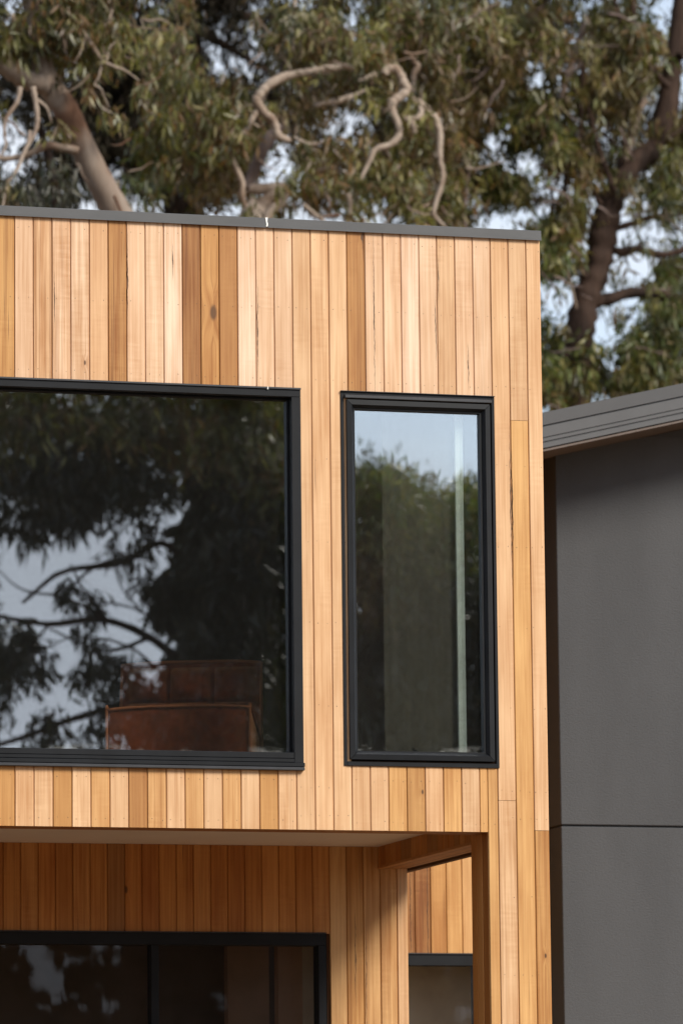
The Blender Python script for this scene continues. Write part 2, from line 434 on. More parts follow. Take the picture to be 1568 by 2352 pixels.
# capping along the parapet, two lengths with a sealed joint
for a, b_ in ((-3.07, -.388), (-.382, 1.092)):
    cp = box('parapet_capping', a, b_, -.012, .22, 6.7155, 6.764, M['cap'], house, .002)
    box('capping_lip', a+.001, b_-.001, -.016, -.0125, 6.712, 6.722, M['cap'], cp).location -= Vector(cp.location)
V = [(-.392, -.0135, 6.718), (-.380, -.0135, 6.718), (-.379, -.0135, 6.733), (-.383, -.0135, 6.745), (-.380, -.0135, 6.7655), (-.393, -.0135, 6.7655), (-.389, -.0135, 6.74), (-.387, -.0135, 6.728)]
V2 = [(x, y+.006, z) for x, y, z in V]; n8 = len(V)
raw('joint_sealant', V+V2, [tuple(range(n8)), tuple(reversed(range(n8, 2*n8)))]+[((i+1) % n8, i, n8+i, n8+(i+1) % n8) for i in range(n8)], M['sealant'], house)

# roof deck and sides of the upper storey
box('roof_deck', -3.05, XR-.03, .101, 6.0, 6.45, 6.53, M['roof'], house)
box('side_lining', XR-.06, XR-.022, .101, 6.0, 3.6, 6.70, M['batten'], house)
for i in range(22):
    y0 = .003 + PITCHW*i
    if i == 0: y0 = .0195
    board(y0, .003+PITCHW*(i+1), 3.62, 6.70, XR-.001, random.choice(('light', 'mid', 'honey', 'warm')), house, face='right')

# fascia underside, soffit and beam over the side opening
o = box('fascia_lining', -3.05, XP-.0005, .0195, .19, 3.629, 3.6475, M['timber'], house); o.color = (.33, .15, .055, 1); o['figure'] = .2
box('fascia_back', -3.05, XP-.0005, .185, .20, 3.648, 3.74, M['batten'], house)
box('soffit_panel', -3.05, .7775, .201, YB-.001, 3.707, 3.72, M['soffit'], house)
box('floor_slab', -3.05, 1.02, .101, 6.0, 3.721, 3.75, M['floor'], house)
nb = 18  # the last one is trimmed at the wall
for i in range(nb):
    if .3025+PITCHW*i > YB-.03: break
    y0 = .3025 + PITCHW*i; y1 = min(.3025+PITCHW*(i+1), YB-.002)
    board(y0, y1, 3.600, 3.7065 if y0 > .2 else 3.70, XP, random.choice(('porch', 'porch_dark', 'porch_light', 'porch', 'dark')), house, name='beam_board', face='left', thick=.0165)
boxes('beam_core', [(XP+.0170, .915, .30, YB-.003, 3.606, 3.7215)], M['batten'], house)
for a, b_, zz in ((XP-.004, XP+.088, 3.586), (XP+.0905, .921, 3.589)):
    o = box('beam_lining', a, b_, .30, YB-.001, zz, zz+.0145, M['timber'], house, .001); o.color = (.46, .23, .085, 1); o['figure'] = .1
    # grain along the beam
o = box('beam_side', .9155, .934, .30, YB-.001, 3.592, 3.7, M['timber'], house); o.color = (.5, .28, .12, 1)

# pillar: three boards on the inner face, back and side lining
for i in range(3):
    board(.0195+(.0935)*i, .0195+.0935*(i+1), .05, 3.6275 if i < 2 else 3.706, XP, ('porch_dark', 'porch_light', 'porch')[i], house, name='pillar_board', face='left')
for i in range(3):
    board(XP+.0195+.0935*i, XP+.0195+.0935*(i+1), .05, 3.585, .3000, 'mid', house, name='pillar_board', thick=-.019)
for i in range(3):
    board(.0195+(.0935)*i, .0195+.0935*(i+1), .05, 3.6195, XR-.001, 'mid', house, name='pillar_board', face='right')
box('pillar_core', XP+.020, XR-.0205, .1005, .280, .0, 3.605, M['batten'], house)

# porch back wall (y = YB)
BW = (-3.05, .460, 3.234)        # window left, right, head
be = [-1.331 + .0955*i for i in range(-18, 24)]
be = [b_ for b_ in be if b_ < .90] + [.924]
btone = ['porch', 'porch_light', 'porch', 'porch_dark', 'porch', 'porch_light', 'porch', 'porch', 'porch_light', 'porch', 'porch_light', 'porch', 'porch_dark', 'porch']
for k in range(len(be)-1):
    x0, x1 = be[k], be[k+1]; xm = (x0+x1)/2
    kk = None
    if abs(xm-(-.715)) < .05: t = 'deep'
    elif xm > .84: t = 'light'
    elif xm > .75: t = 'mid'
    elif abs(xm-.62) < .05: t = 'warm'
    elif xm > .44: t = 'mid'
    else: t = btone[k % len(btone)]  # boards out of the sun take the shade-deepened porch tones
    if abs(xm-(-.62)) < .05: kk = (-.04, .23, .010)
    z0 = BW[2]-.004 if xm < .45 else .05
    ch = None
    if abs(xm-.62) < .05: ch = (.0, 3.05, .3)
    if abs(xm-.715) < .05: ch = (-.035, 2.9, .4)
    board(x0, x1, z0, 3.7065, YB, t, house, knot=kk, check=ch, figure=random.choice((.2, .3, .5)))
box('wall_lining', -3.05, .47, YB+.0195, YB+.12, BW[2]-.004, 3.72, M['batten'], house)
box('wall_lining', .4705, .915, YB+.0195, YB+.12, 0, 3.72, M['batten'], house)
for i in range(18):   # the return behind it, towards the entry
    board(YB+.02+PITCHW*i, YB+.02+PITCHW*(i+1), .05, 3.70, .9335, 'mid', house, face='right')
for i in range(30):   # the left end of the upper storey
    board(.0195+PITCHW*i, .0195+PITCHW*(i+1), 3.63, 6.70, -3.121, random.choice(('light', 'mid', 'honey', 'warm')), house, face='left')
box('end_wall', -3.10, -3.051, 0, 6.0, 0, 6.70, M['batten'], house)

# entry wall further back (y = YF)
xs = 1.515-.0968*6
ftone = ['mid', 'mid', 'mid', 'mid', 'warm', 'deep', 'deep', 'warm', 'honey', 'mid', 'mid', 'mid', 'light', 'mid', 'light']
for i in range(15):
    x0 = xs+.0968*i; x1 = min(x0+.0968, 2.289)
    if x1-x0 < .03: continue
    board(x0, x1, 3.233-.004, 6.2, YF, ftone[i], house, figure=1.1 if ftone[i] == 'deep' else .3, check={5: (.022, .18, .75), 6: (.03, .25, .6), 4: (.03, .2, .5)}.get(i))
box('wall_lining', .93, 2.2895, YF+.0195, YF+.10, 3.228, 6.2, M['batten'], house)

# ------------------------------------------------------------------ windows (parts of the house; their pieces are sub-parts)
def window(name, loc, label=None):
    o = bpy.data.objects.new(name, None); o.location = loc; link(o, house)
    if label: o['label'] = label
    return o
def piece(wn, name, x0, x1, y0, y1, z0, z1, mat, bevel=.0015):
    o = box(name, x0, x1, y0, y1, z0, z1, mat, wn, bevel); o.location = Vector(o.location) - Vector(wn.location); return o

# big fixed window
wa = window('picture_window', (-1.6, 0, 3.925), 'large black framed picture window reflecting gum trees')
xl, xr, zb, zt = WIN_A
piece(wa, 'frame_jamb', xr-.048, xr, -.010, .085, zb+.040, zt-.047, M['frame'])
piece(wa, 'frame_jamb', xl, xl+.048, -.010, .085, zb+.040, zt-.047, M['frame'])
piece(wa, 'frame_head', xl, xr, -.0105, .085, zt-.0465, zt-.010, M['frame'])
piece(wa, 'head_flashing', xl, xr+.001, -.018, .0, zt-.0095, zt, M['trim'], .001)
piece(wa, 'frame_sill', xl+.0485, xr-.0485, -.008, .085, zb+.062, zb+.092, M['frame'], .002)
piece(wa, 'frame_sill', xl+.0485, xr-.0485, -.011, .085, zb+.042, zb+.0605, M['frame'], .002)
piece(wa, 'sill_flashing', xl, xr+.004, -.022, .02, zb+.018, zb+.0395, M['frame'], .003)
piece(wa, 'sill_flashing', xl, xr+.002, -.026, .02, zb, zb+.0165, M['trim'], .003)
piece(wa, 'glazing_bead', xr-.060, xr-.0485, .045, .085, zb+.0925, zt-.0475, M['frame'])
piece(wa, 'glazing_bead', xl+.0485, xr-.0485, .045, .085, zt-.058, zt-.0475, M['frame'])
piece(wa, 'pane', xl+.05, xr-.055, .066, .070, zb+.086, zt-.052, M['glass'], 0)
raw('sealant_drip', [(-.392, -.0195, 5.872), (-.386, -.0195, 5.872), (-.386, -.0195, 5.8865), (-.390, -.0195, 5.8865), (-.392, -.016, 5.872), (-.386, -.016, 5.872), (-.386, -.016, 5.8865), (-.390, -.016, 5.8865)],
    [(0, 1, 2, 3), (7, 6, 5, 4), (0, 4, 5, 1), (1, 5, 6, 2), (2, 6, 7, 3), (3, 7, 4, 0)], M['sealant'], wa).location = -Vector(wa.location)

# narrow awning window with a bevelled sash
wb = window('awning_window', (.412, 0, 3.955), 'tall narrow black framed window with a bevelled sash')
xl, xr, zb, zt = WIN_B
for n_, a in (('frame_jamb', (xl, xl+.016, -.006, .09, zb, zt-.004)), ('frame_jamb', (xr-.016, xr, -.006, .09, zb, zt-.004)),
              ('frame_head', (xl+.0165, xr-.0165, -.006, .09, zt-.022, zt-.004)), ('frame_sill', (xl+.0165, xr-.0165, -.009, .09, zb, zb+.022))):
    piece(wb, n_, *a, M['frame'], .001)
piece(wb, 'head_flashing', xl-.001, xr+.001, -.016, .0, zt-.0035, zt, M['trim'], .0008)
piece(wb, 'drip_cap', xl+.018, xr-.018, -.026, .02, zt-.040, zt-.0225, M['trim'], .003)
# mitred sash members: outer edge set back, bevel down to the glass
sx0, sx1, sz0, sz1 = xl+.028, xr-.028, zb+.032, zt-.046
def sash(side):
    wdt, y0, y1, yin = .040, -.020, .075, -.004
    P = {'l': [(sx0, sz0), (sx0, sz1), (sx0+wdt, sz1-wdt), (sx0+wdt, sz0+wdt)], 'r': [(sx1, sz1), (sx1, sz0), (sx1-wdt, sz0+wdt), (sx1-wdt, sz1-wdt)],
         't': [(sx0, sz1), (sx1, sz1), (sx1-wdt, sz1-wdt), (sx0+wdt, sz1-wdt)], 'b': [(sx1, sz0), (sx0, sz0), (sx0+wdt, sz0+wdt), (sx1-wdt, sz0+wdt)]}[side]
    cxm = (sum(p[0] for p in P)/4, sum(p[1] for p in P)/4)
    q = []
    for i, (a, b_) in enumerate(P):   # shrink a hair so mitres show
        k = .0012/max(.02, math.hypot(a-cxm[0], b_-cxm[1])); q.append((a+(cxm[0]-a)*min(k, .05), b_+(cxm[1]-b_)*min(k, .05)))
    # a mid line for the raised bevel
    V = [(q[0][0], y0, q[0][1]), (q[1][0], y0, q[1][1]), (q[2][0], yin, q[2][1]), (q[3][0], yin, q[3][1])] + [(a, y1, b_) for a, b_ in q]
    mid = [((q[0][0]*.35+q[3][0]*.65), y0-.002, (q[0][1]*.35+q[3][1]*.65)), ((q[1][0]*.35+q[2][0]*.65), y0-.002, (q[1][1]*.35+q[2][1]*.65))]
    V += mid
    F = [(0, 1, 9, 8), (8, 9, 2, 3), (7, 6, 5, 4), (0, 4, 5, 1), (1, 5, 6, 2, 9), (2, 6, 7, 3), (3, 7, 4, 0, 8)]
    o = raw('sash_rail' if side in 'tb' else 'sash_stile', V, F, M['frame'], wb); o.location = -Vector(wb.location)
    bm = bmesh.new(); bm.from_mesh(o.data); bmesh.ops.recalc_face_normals(bm, faces=bm.faces); bm.to_mesh(o.data); bm.free()
for s in 'lrtb': sash(s)
gx0, gx1, gz0, gz1 = sx0+.042, sx1-.042, sz0+.042, sz1-.042
piece(wb, 'glazing_bead', gx0-.0015, gx0+.005, .0, .05, gz0-.0015, gz1+.0015, M['frame'], .0)
piece(wb, 'glazing_bead', gx1-.009, gx1+.0015, .0, .05, gz0-.0015, gz1+.0015, M['frame'], .0)
piece(wb, 'glazing_bead', gx0+.0055, gx1-.0095, .0, .05, gz1-.005, gz1+.0015, M['frame'], .0)
piece(wb, 'glazing_bead', gx0+.0055, gx1-.0095, .0, .05, gz0-.0015, gz0+.005, M['frame'], .0)
pn = piece(wb, 'pane', gx0, gx1, .022, .026, gz0, gz1, M['glass_wavy'], 0)
lt_ = boxes('latch', [(.395, .412, .045, .07, 4.028, 4.040), (.384, .400, .045, .055, 4.036, 4.048), (.376, .388, .045, .052, 4.044, 4.056)], M['frame'], wb); lt_.location = -Vector(wb.location)

# porch sliding window, two lights
wc = window('sliding_window', (-1.2, YB, .1), 'wide black framed porch window with two dark panes')
xl, xr, zt = BW
zb = .12
piece(wc, 'frame_head', xl, xr, YB-.006, YB+.10, zt-.070, zt-.0045, M['frame'])
piece(wc, 'head_flashing', xl, xr+.001, YB-.012, YB+.0, zt-.004, zt+.002, M['trim'], .001)
piece(wc, 'frame_jamb', xr-.044, xr, YB-.006, YB+.10, zb, zt-.0705, M['frame'])
piece(wc, 'frame_sill', xl, xr-.0445, YB-.006, YB+.10, zb, zb+.06, M['frame'])
piece(wc, 'mullion', -.515, -.472, YB+.012, YB+.10, zb+.0605, zt-.0705, M['frame'])
piece(wc, 'mullion', -2.0, -1.957, YB+.012, YB+.10, zb+.0605, zt-.0705, M['frame'])
for a, b_ in ((-3.05, -2.0), (-1.957, -.515), (-.472, xr-.044)):
    piece(wc, 'pane', a, b_, YB+.055, YB+.059, zb+.055, zt-.066, M['glass_low'], 0)

# entry window on the wall further back
wd_ = window('entry_window', (1.6, YF, .1), 'dark entry window seen through the side opening of the porch')
piece(wd_, 'frame_head', 1.0, 2.0, YF-.006, YF+.10, 3.163, 3.2285, M['frame'])
piece(wd_, 'head_flashing', 1.0, 2.0, YF-.014, YF, 3.2290, 3.236, M['trim'], .001)
piece(wd_, 'frame_jamb', .94, .9995, YF-.006, YF+.10, .1, 3.2285, M['frame'])
piece(wd_, 'frame_jamb', 1.96, 2.0, YF-.006, YF+.10, .1, 3.1625, M['frame'])
piece(wd_, 'pane', 1.0, 1.96, YF+.055, YF+.059, .1, 3.17, M['glass_low'], 0)

# rooms behind the glass
box('room_back_wall', -3.05, XR-.061, 3.3, 3.38, 3.751, 6.45, M['room_dark'], house)
box('room_ceiling', -3.05, XR-.061, .101, 3.299, 6.40, 6.449, M['room_dark'], house)
box('room_side_wall', XR-.075, XR-.0605, .101, 3.299, 3.751, 6.399, M['room_dark'], house)
box('blind_panel', .253, .645, .118, .124, 3.98, 5.86, M['blind'], house)
box('partition', .29, .60, .95, 1.03, 3.751, 6.399, M['room_mid'], house)
box('inner_trim', .637, .663, .085, .105, 3.99, 5.86, M['trim_pale'], house, .002)
box('inner_trim', .665, .682, .091, .105, 3.99, 5.86, M['trim_pale'], house, .002)
box('lower_back_wall', -3.05, .914, 3.9, 3.98, 0, 3.705, M['room_grey'], house)
box('lower_ceiling', -3.05, .914, YB+.121, 3.899, 3.66, 3.705, M['room_mid'], house)
box('lower_floor', -3.05, .914, YB+.121, 3.899, .02, .10, M['floor'], house)
box('lower_partition', .54, .905, 2.75, 2.83, .101, 3.659, M['room_pale'], house)
box('lower_partition', .40, .5395, 2.76, 2.84, .101, 3.659, M['room_tan'], house)
box('lower_partition', .16, .399, 2.95, 3.03, .101, 3.659, M['room_mid'], house)
box('entry_back_wall', .94, 2.01, 4.3, 4.4, 0, 3.6, M['room_pale'], house)
box('entry_ceiling', .94, 2.01, YF+.101, 5.199, 3.45, 3.6, M['room_mid'], house)

# ------------------------------------------------------------------ armchair behind the big window
SA = D2R(-20)
chair = empty('armchair', (-.543, 1.103, 3.751), 'rust velvet armless lounge chair with piped edges behind the big window', 'chair')
chair.rotation_euler = (0, 0, SA)
def grid_box(name, x0, x1, prof, mat, parent, bev=.012):
    """extrude a closed side profile (y, z) across x with rounded edges"""
    bm = bmesh.new()
    a = [bm.verts.new((x0, y, z)) for y, z in prof]; b_ = [bm.verts.new((x1, y, z)) for y, z in prof]
    n = len(prof)
    bm.faces.new(a); bm.faces.new(list(reversed(b_)))
    for i in range(n):
        j = (i+1) % n; bm.faces.new((a[j], a[i], b_[i], b_[j]))
    bmesh.ops.recalc_face_normals(bm, faces=bm.faces)
    bmesh.ops.bevel(bm, geom=list(bm.edges), offset=bev, segments=4, affect='EDGES', profile=.6)
    me = bpy.data.meshes.new(name); bm.to_mesh(me); bm.free(); me.materials.append(mat)
    me.polygons.foreach_set('use_smooth', [True]*len(me.polygons))
    return link(bpy.data.objects.new(name, me), parent)
HW = .372
grid_box('seat', -HW, HW, [(-.40, .06), (-.40, .565), (-.36, .572), (.20, .46), (.24, .06)], M['velvet'], chair, .028)
grid_box('backrest_shell', -HW, HW, [(.245, .06), (.205, .46), (.33, .875), (.36, .885), (.42, .86), (.42, .06)], M['velvet'], chair)
# puffed back cushion: 3 x 3 quilted fields standing proud of the shell
nx_, nz_ = 49, 33
V, F = [], []
for j in range(nz_):
    for i in range(nx_):
        s, t = i/(nx_-1), j/(nz_-1)
        fx = abs(math.sin(s*3*math.pi))**.32; fz = abs(math.sin(t*2*math.pi))**.32
        edge_ = min(1, min(s, 1-s, t, 1-t)*14)
        d = .115*fx*fz*edge_
        z = .47+.385*t; y = .205+(.33-.205)*(z-.46)/.415 - d + .004
        V.append((-HW+.02+(2*HW-.04)*s, y, z))
for j in range(nz_-1):
    for i in range(nx_-1):
        k = j*nx_+i; F.append((k, k+1, k+nx_+1, k+nx_))
raw('back_cushion', V, F, M['velvet'], chair, smooth_=True)

# ------------------------------------------------------------------ tubes
def catmull(P, per=6):
    P = [Vector(p) for p in P]; R = []
    for i in range(len(P)-1):
        p0 = P[max(i-1, 0)]; p1 = P[i]; p2 = P[i+1]; p3 = P[min(i+2, len(P)-1)]
        for k in range(per):
            t = k/per
            R.append(.5*((2*p1)+(-p0+p2)*t+(2*p0-5*p1+4*p2-p3)*t*t+(-p0+3*p1-3*p2+p3)*t**3))
    R.append(P[-1]); return R
def tube_vf(pts, rad, sides=10, per=6, knob=.06):
    """pts: Vectors, rad: radius at each"""
    P4 = catmull([(p[0], p[1], p[2]) for p in pts], per)
    Rr = [c.x for c in catmull([(r, 0, 0) for r in rad], per)]
    V, F = [], []
    prev = None
    for i, p in enumerate(P4):
        t = (P4[min(i+1, len(P4)-1)]-P4[max(i-1, 0)])
        if t.length < 1e-6: t = Vector((0, 0, 1))
        t.normalize()
        if prev is None:
            a = t.orthogonal().normalized()
        else:
            a = prev - t*prev.dot(t)
            a = a.normalized() if a.length > 1e-5 else t.orthogonal().normalized()
        prev = a; b_ = t.cross(a)
        r = max(Rr[i], .002); ring_k = 1+random.uniform(-1.6, 1.9)*knob
        for s in range(sides):
            th = 2*math.pi*s/sides
            rr = r*ring_k*(1+random.uniform(-knob, knob))
            q = p + (a*math.cos(th)+b_*math.sin(th))*rr
            V.append((q.x, q.y, q.z))
    n = len(P4)
    for i in range(n-1):
        for s in range(sides):
            s2 = (s+1) % sides
            F.append((i*sides+s, i*sides+s2, (i+1)*sides+s2, (i+1)*sides+s))
    F.append(tuple(reversed(range(sides)))); F.append(tuple((n-1)*sides+s for s in range(sides)))
    return V, F
def tube(name, pts, rad, mat, parent, sides=10, per=6, knob=.06):
    pl = Vector(parent.location) if parent else Vector((0, 0, 0))
    V, F = tube_vf([Vector(p)-pl for p in pts], rad, sides, per, knob)
    return raw(name, V, F, mat, parent, smooth_=True)
def tubes(name, lst, mat, parent, sides=6, per=4):
    pl = Vector(parent.location); V, F = [], []
    for pts, rad in lst:
        v, f = tube_vf([Vector(p)-pl for p in pts], rad, sides, per)
        k = len(V); V += v; F += [tuple(i+k for i in q) for q in f]
    return raw(name, V, F, mat, parent, smooth_=True)

# piping of the chair
def pipe(pts): return ([Vector(p) + Vector(chair.location) for p in pts], [.008]*len(pts))
pl_ = []
for s in (-1, 1):
    x = s*HW
    pl_.append(pipe([(x, -.40, .08), (x, -.402, .30), (x, -.402, .55), (x, -.39, .568), (x, -.36, .574), (x, -.1, .522), (x, .19, .455), (x, .207, .47), (x, .25, .62), (x, .33, .875)]))
pl_.append(pipe([(-HW, -.402, .556), (-.2, -.404, .568), (0, -.404, .571), (.2, -.404, .570), (HW, -.402, .560)]))
pl_.append(pipe([(-HW, .33, .872), (-.2, .328, .882), (.2, .328, .884), (HW, .33, .876)]))
tubes('piping', pl_, M['piping'], chair, 6, 4)
boxes('leg', [(-HW+.04, -HW+.08, -.36, -.32, .0, .065)], M['frame'], chair)
boxes('leg', [(HW-.08, HW-.04, -.36, -.32, .0, .065)], M['frame'], chair)
boxes('leg', [(-HW+.04, -HW+.08, .34, .38, .0, .065)], M['frame'], chair)
boxes('leg', [(HW-.08, HW-.04, .34, .38, .0, .065)], M['frame'], chair)

# ------------------------------------------------------------------ grey house
grey = empty('grey_house', (2.29, 3.4, 0), 'dark grey rendered house with a sloping metal gutter beside the timber one', 'house')
def gbox(name, a, mat, bevel=0.):
    o = box(name, *a, mat, grey, bevel); o.location = Vector(o.location)-Vector(grey.location); return o
GX = 2.291
gbox('wall_panel', (GX, 6.2, 3.40, 6.5, 3.965, 6.28), M['render'], .004)
gbox('wall_panel', (GX, 6.2, 3.40, 6.5, 0.0, 3.954), M['render'], .004)
gbox('joint_strip', (GX+.012, 6.19, 3.412, 6.49, 3.9535, 3.9655), M['frame'])
# raked gutter along the front, profile extruded along the slope
SL = (6.515-6.308)/(2.918-2.045)
XG0, XG1 = 1.88, 6.4
prof = [(2.896, .0), (2.90, -.074), (2.912, -.076), (2.912, -.082), (2.90, -.084), (2.90, -.145), (2.906, -.147), (2.906, -.152), (2.90, -.154),
        (2.90, -.170), (2.907, -.173), (2.907, -.178), (2.898, -.181), (2.898, -.208), (2.92, -.212), (2.95, -.212), (2.95, .0)]
def rake(name, prof, x0, x1, mat, zoff=0.):
    V = []
    for x in (x0, x1):
        V += [(x-grey.location.x, y-grey.location.y, 6.308+SL*(x-2.045)+z+zoff) for y, z in prof]
    n = len(prof); F = [(i, n+i, n+(i+1) % n, (i+1) % n) for i in range(n)] + [tuple(range(n)), tuple(reversed(range(n, 2*n)))]
    o = raw(name, V, F, mat, grey)
    bm = bmesh.new(); bm.from_mesh(o.data); bmesh.ops.recalc_face_normals(bm, faces=bm.faces); bm.to_mesh(o.data); bm.free()
    return o
rake('gutter', prof, XG0, XG1, M['gutter'])
rake('eave_soffit', [(2.908, -.2135), (2.908, -.227), (3.46, -.227), (3.46, -.2135)], XG0+.01, XG1, M['eave'])
rake('roof_sheet', [(2.951, -.01), (2.951, -.05), (6.6, -.05), (6.6, -.01)], XG0, XG1, M['roof'])
V = []
for y in (3.401, 6.49):     # gable infill between the wall top and the rake
    V += [(GX+.002-2.29, y-3.4, 6.278), (6.19-2.29, y-3.4, 6.278), (6.19-2.29, y-3.4, 6.308+SL*(6.19-2.045)-.229), (GX+.002-2.29, y-3.4, 6.308+SL*(GX-2.045)-.229)]
# (the wall reaches the soffit as a wedge)
raw('gable_panel', V, [(0, 1, 2, 3), (7, 6, 5, 4), (0, 4, 5, 1), (1, 5, 6, 2), (2, 6, 7, 3), (3, 7, 4, 0)], M['render'], grey)

# ------------------------------------------------------------------ trees
def site(u, v, y):
    """point at depth y on the sight line through plan position (u, v) of the survey sheet"""
    d = fw + RT*((u-784)/11631.8) - UP*((v-1176)/11631.8)
    t = (y-CAM.y)/d.y
    return CAM + d*t
def mirrored(p): return Vector((p.x, -p.y, p.z))

PAL = {
    'olive': [(.120, .114, .030), (.086, .088, .024), (.178, .160, .052), (.150, .082, .030), (.062, .064, .020), (.215, .185, .088), (.105, .062, .026)],
    'brown': [(.125, .078, .034), (.155, .094, .044), (.098, .076, .026), (.132, .106, .036), (.080, .048, .022), (.170, .140, .060)],
    'green': [(.074, .098, .023), (.108, .128, .032), (.052, .064, .019), (.160, .136, .032), (.108, .072, .024), (.180, .168, .070)],
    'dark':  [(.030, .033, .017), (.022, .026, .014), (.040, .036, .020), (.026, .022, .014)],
    'black': [(.016, .014, .008), (.012, .011, .007), (.022, .017, .010), (.015, .011, .007)],  # shade between and behind the crowns put into the leaf colour
}
def crown(name, clumps, mat, parent, flip=False, leaf=(.125, .025), per=52, spread=.24, twig_mat=None):
    """clumps: (centre, palette, radius). Each is a hanging spray of narrow leaves round short twigs."""
    n = len(clumps)
    C_ = np.array([[c[0].x, c[0].y, c[0].z] for c in clumps]); rad = np.array([c[2] for c in clumps])
    tot = n*per
    ci = np.repeat(np.arange(n), per)
    # sub-sprays: 6 twig tips in each clump, leaves gather round them
    tips = rng.normal(0, 1, (n, 7, 3)); tips /= np.linalg.norm(tips, axis=2, keepdims=True)
    tips *= (rng.random((n, 7, 1))**.5)*rad[:, None, None]; tips[:, :, 2] *= .75
    ti = rng.integers(0, 7, tot)
    P = C_[ci] + tips[ci, ti] + rng.normal(0, 1, (tot, 3))*np.array([.055, .055, .065])*(rad[ci]/.24)[:, None]
    ln = leaf[0]*(.6+.75*rng.random(tot)); wd = leaf[1]*(.7+.6*rng.random(tot))
    # hang direction: mostly down, swayed; each spray shares a sway
    sway = rng.normal(0, .34, (n, 7, 3))
    dirv = sway[ci, ti] + rng.normal(0, .36, (tot, 3)) + np.array([0, 0, -1.0])
    dirv /= np.linalg.norm(dirv, axis=1, keepdims=True)
    side = np.cross(dirv, rng.normal(0, 1, (tot, 3))); side /= np.linalg.norm(side, axis=1, keepdims=True)
    nrm = np.cross(side, dirv)
    curl = (rng.random(tot)-.5)*.3
    a = P; e = P + dirv*ln[:, None] + nrm*(curl*ln)[:, None]
    mid = P + dirv*(ln*.45)[:, None]
    l_ = mid + side*(wd*.5)[:, None]; r_ = mid - side*(wd*.5)[:, None]
    V = np.stack([a, l_, e, r_], 1).reshape(-1, 3)
    off = np.array(parent.location); V = V-off
    base = np.arange(tot)*4
    tri = np.stack([base, base+1, base+2, base, base+2, base+3], 1).reshape(-1)
    me = bpy.data.meshes.new(name)
    me.vertices.add(tot*4); me.vertices.foreach_set('co', V.astype(np.float32).ravel())
    me.loops.add(tot*6); me.loops.foreach_set('vertex_index', tri.astype(np.int32))
    me.polygons.add(tot*2); me.polygons.foreach_set('loop_start', (np.arange(tot*2)*3).astype(np.int32))
    me.update(calc_edges=True)
    cl = np.zeros((tot, 4), np.float32); cl[:, 3] = 1
    ctone = np.clip(1+rng.normal(0, .26, n), .45, 1.7)
    for pname in set(c[1] for c in clumps):
        pal = np.array(PAL[pname]); selc = np.array([c[1] == pname for c in clumps]); sel = selc[ci]
        k = sel.sum()
        # a clump leans towards one or two colours of its palette
        lean = rng.integers(0, len(pal), n)
        pick = np.where(rng.random(tot) < .4, lean[ci], rng.integers(0, len(pal), tot))
        cl[sel, :3] = (pal[pick]*(ctone[ci]*(.8+.4*rng.random(tot)))[:, None])[sel]
    ca = me.color_attributes.new('tone', 'FLOAT_COLOR', 'POINT')
    ca.data.foreach_set('color', np.repeat(cl, 4, 0).ravel())
    me.materials.append(mat)
    o = bpy.data.objects.new(name, me); link(o, parent); o['kind'] = 'stuff'
    return o

def blobs(lst, y, dy, rad=(.12, .26), holes=(), flip=False):
    out = []
    for (u, v, ru, rv, n, pal) in lst:
        k = 0
        while k < n:
            a, b_ = random.gauss(0, .55), random.gauss(0, .55)
            if a*a+b_*b_ > 1.4: continue
            uu, vv = u+a*ru, v+b_*rv
            k += 1
            rr = random.uniform(*rad); pd = rr*290*.34
            if any(((uu-h[0])/(h[2]+pd))**2+((vv-h[1])/(h[3]+pd))**2 < 1 for h in holes): continue
            p = site(uu, vv, y+random.uniform(-dy, dy))
            out.append((mirrored(p) if flip else p, pal, rr))
    return out

HOLES = [(545, 95, 55, 48), (596, 168, 20, 16), (470, 105, 20, 14), (372, 470, 40, 28), (628, 395, 34, 40), (688, 492, 40, 24), (60, 335, 45, 35), (240, 490, 20, 20), (515, 500, 70, 22),
         (806, 40, 26, 34), (788, 250, 20, 18), (800, 300, 26, 18), (1122, 290, 12, 46), (1228, 330, 13, 13), (1165, 388, 17, 13), (1258, 420, 22, 42), (1200, 235, 9, 9), (1146, 330, 9, 9), (1195, 360, 9, 10), (1213, 145, 16, 30), (1320, 80, 14, 14), (1272, 205, 16, 12),
         (1385, 475, 40, 30), (1440, 545, 60, 40), (1500, 510, 40, 26), (1290, 665, 26, 34), (1280, 710, 32, 24), (1400, 750, 42, 34), (1460, 720, 24, 22), (1395, 830, 22, 18), (1370, 905, 34, 22), (1215, 478, 15, 20), (1118, 505, 16, 13), (1160, 470, 9, 12), (860, 470, 20, 22), (1075, 450, 14, 16), (1480, 575, 22, 14), (1470, 610, 30, 16)]

TRUNK3 = [(1456, 375, 26, 26), (1503, 338, 22, 22), (1532, 250, 14, 46), (1552, 120, 14, 60), (1400, 455, 22, 40), (1372, 600, 24, 50), (1420, 684, 40, 10)]
TRUNK1 = [(8, 142, 40, 22), (45, 168, 50, 22), (88, 130, 18, 30), (110, 175, 40, 20), (150, 260, 40, 40), (190, 340, 45, 50), (240, 430, 45, 60), (60, 300, 30, 60)]
LIMB2 = [(560, 230, 20, 40), (860, 190, 30, 30), (940, 190, 40, 40), (940, 270, 50, 30), (1005, 400, 16, 60), (880, 330, 40, 16), (840, 390, 16, 30), (640, 165, 50, 16), (700, 155, 60, 12), (595, 205, 16, 30), (625, 270, 20, 26), (905, 175, 24, 20), (905, 235, 26, 24), (975, 250, 30, 22), (1005, 320, 14, 44), (605, 350, 22, 50), (625, 450, 40, 26), (860, 345, 30, 12)]
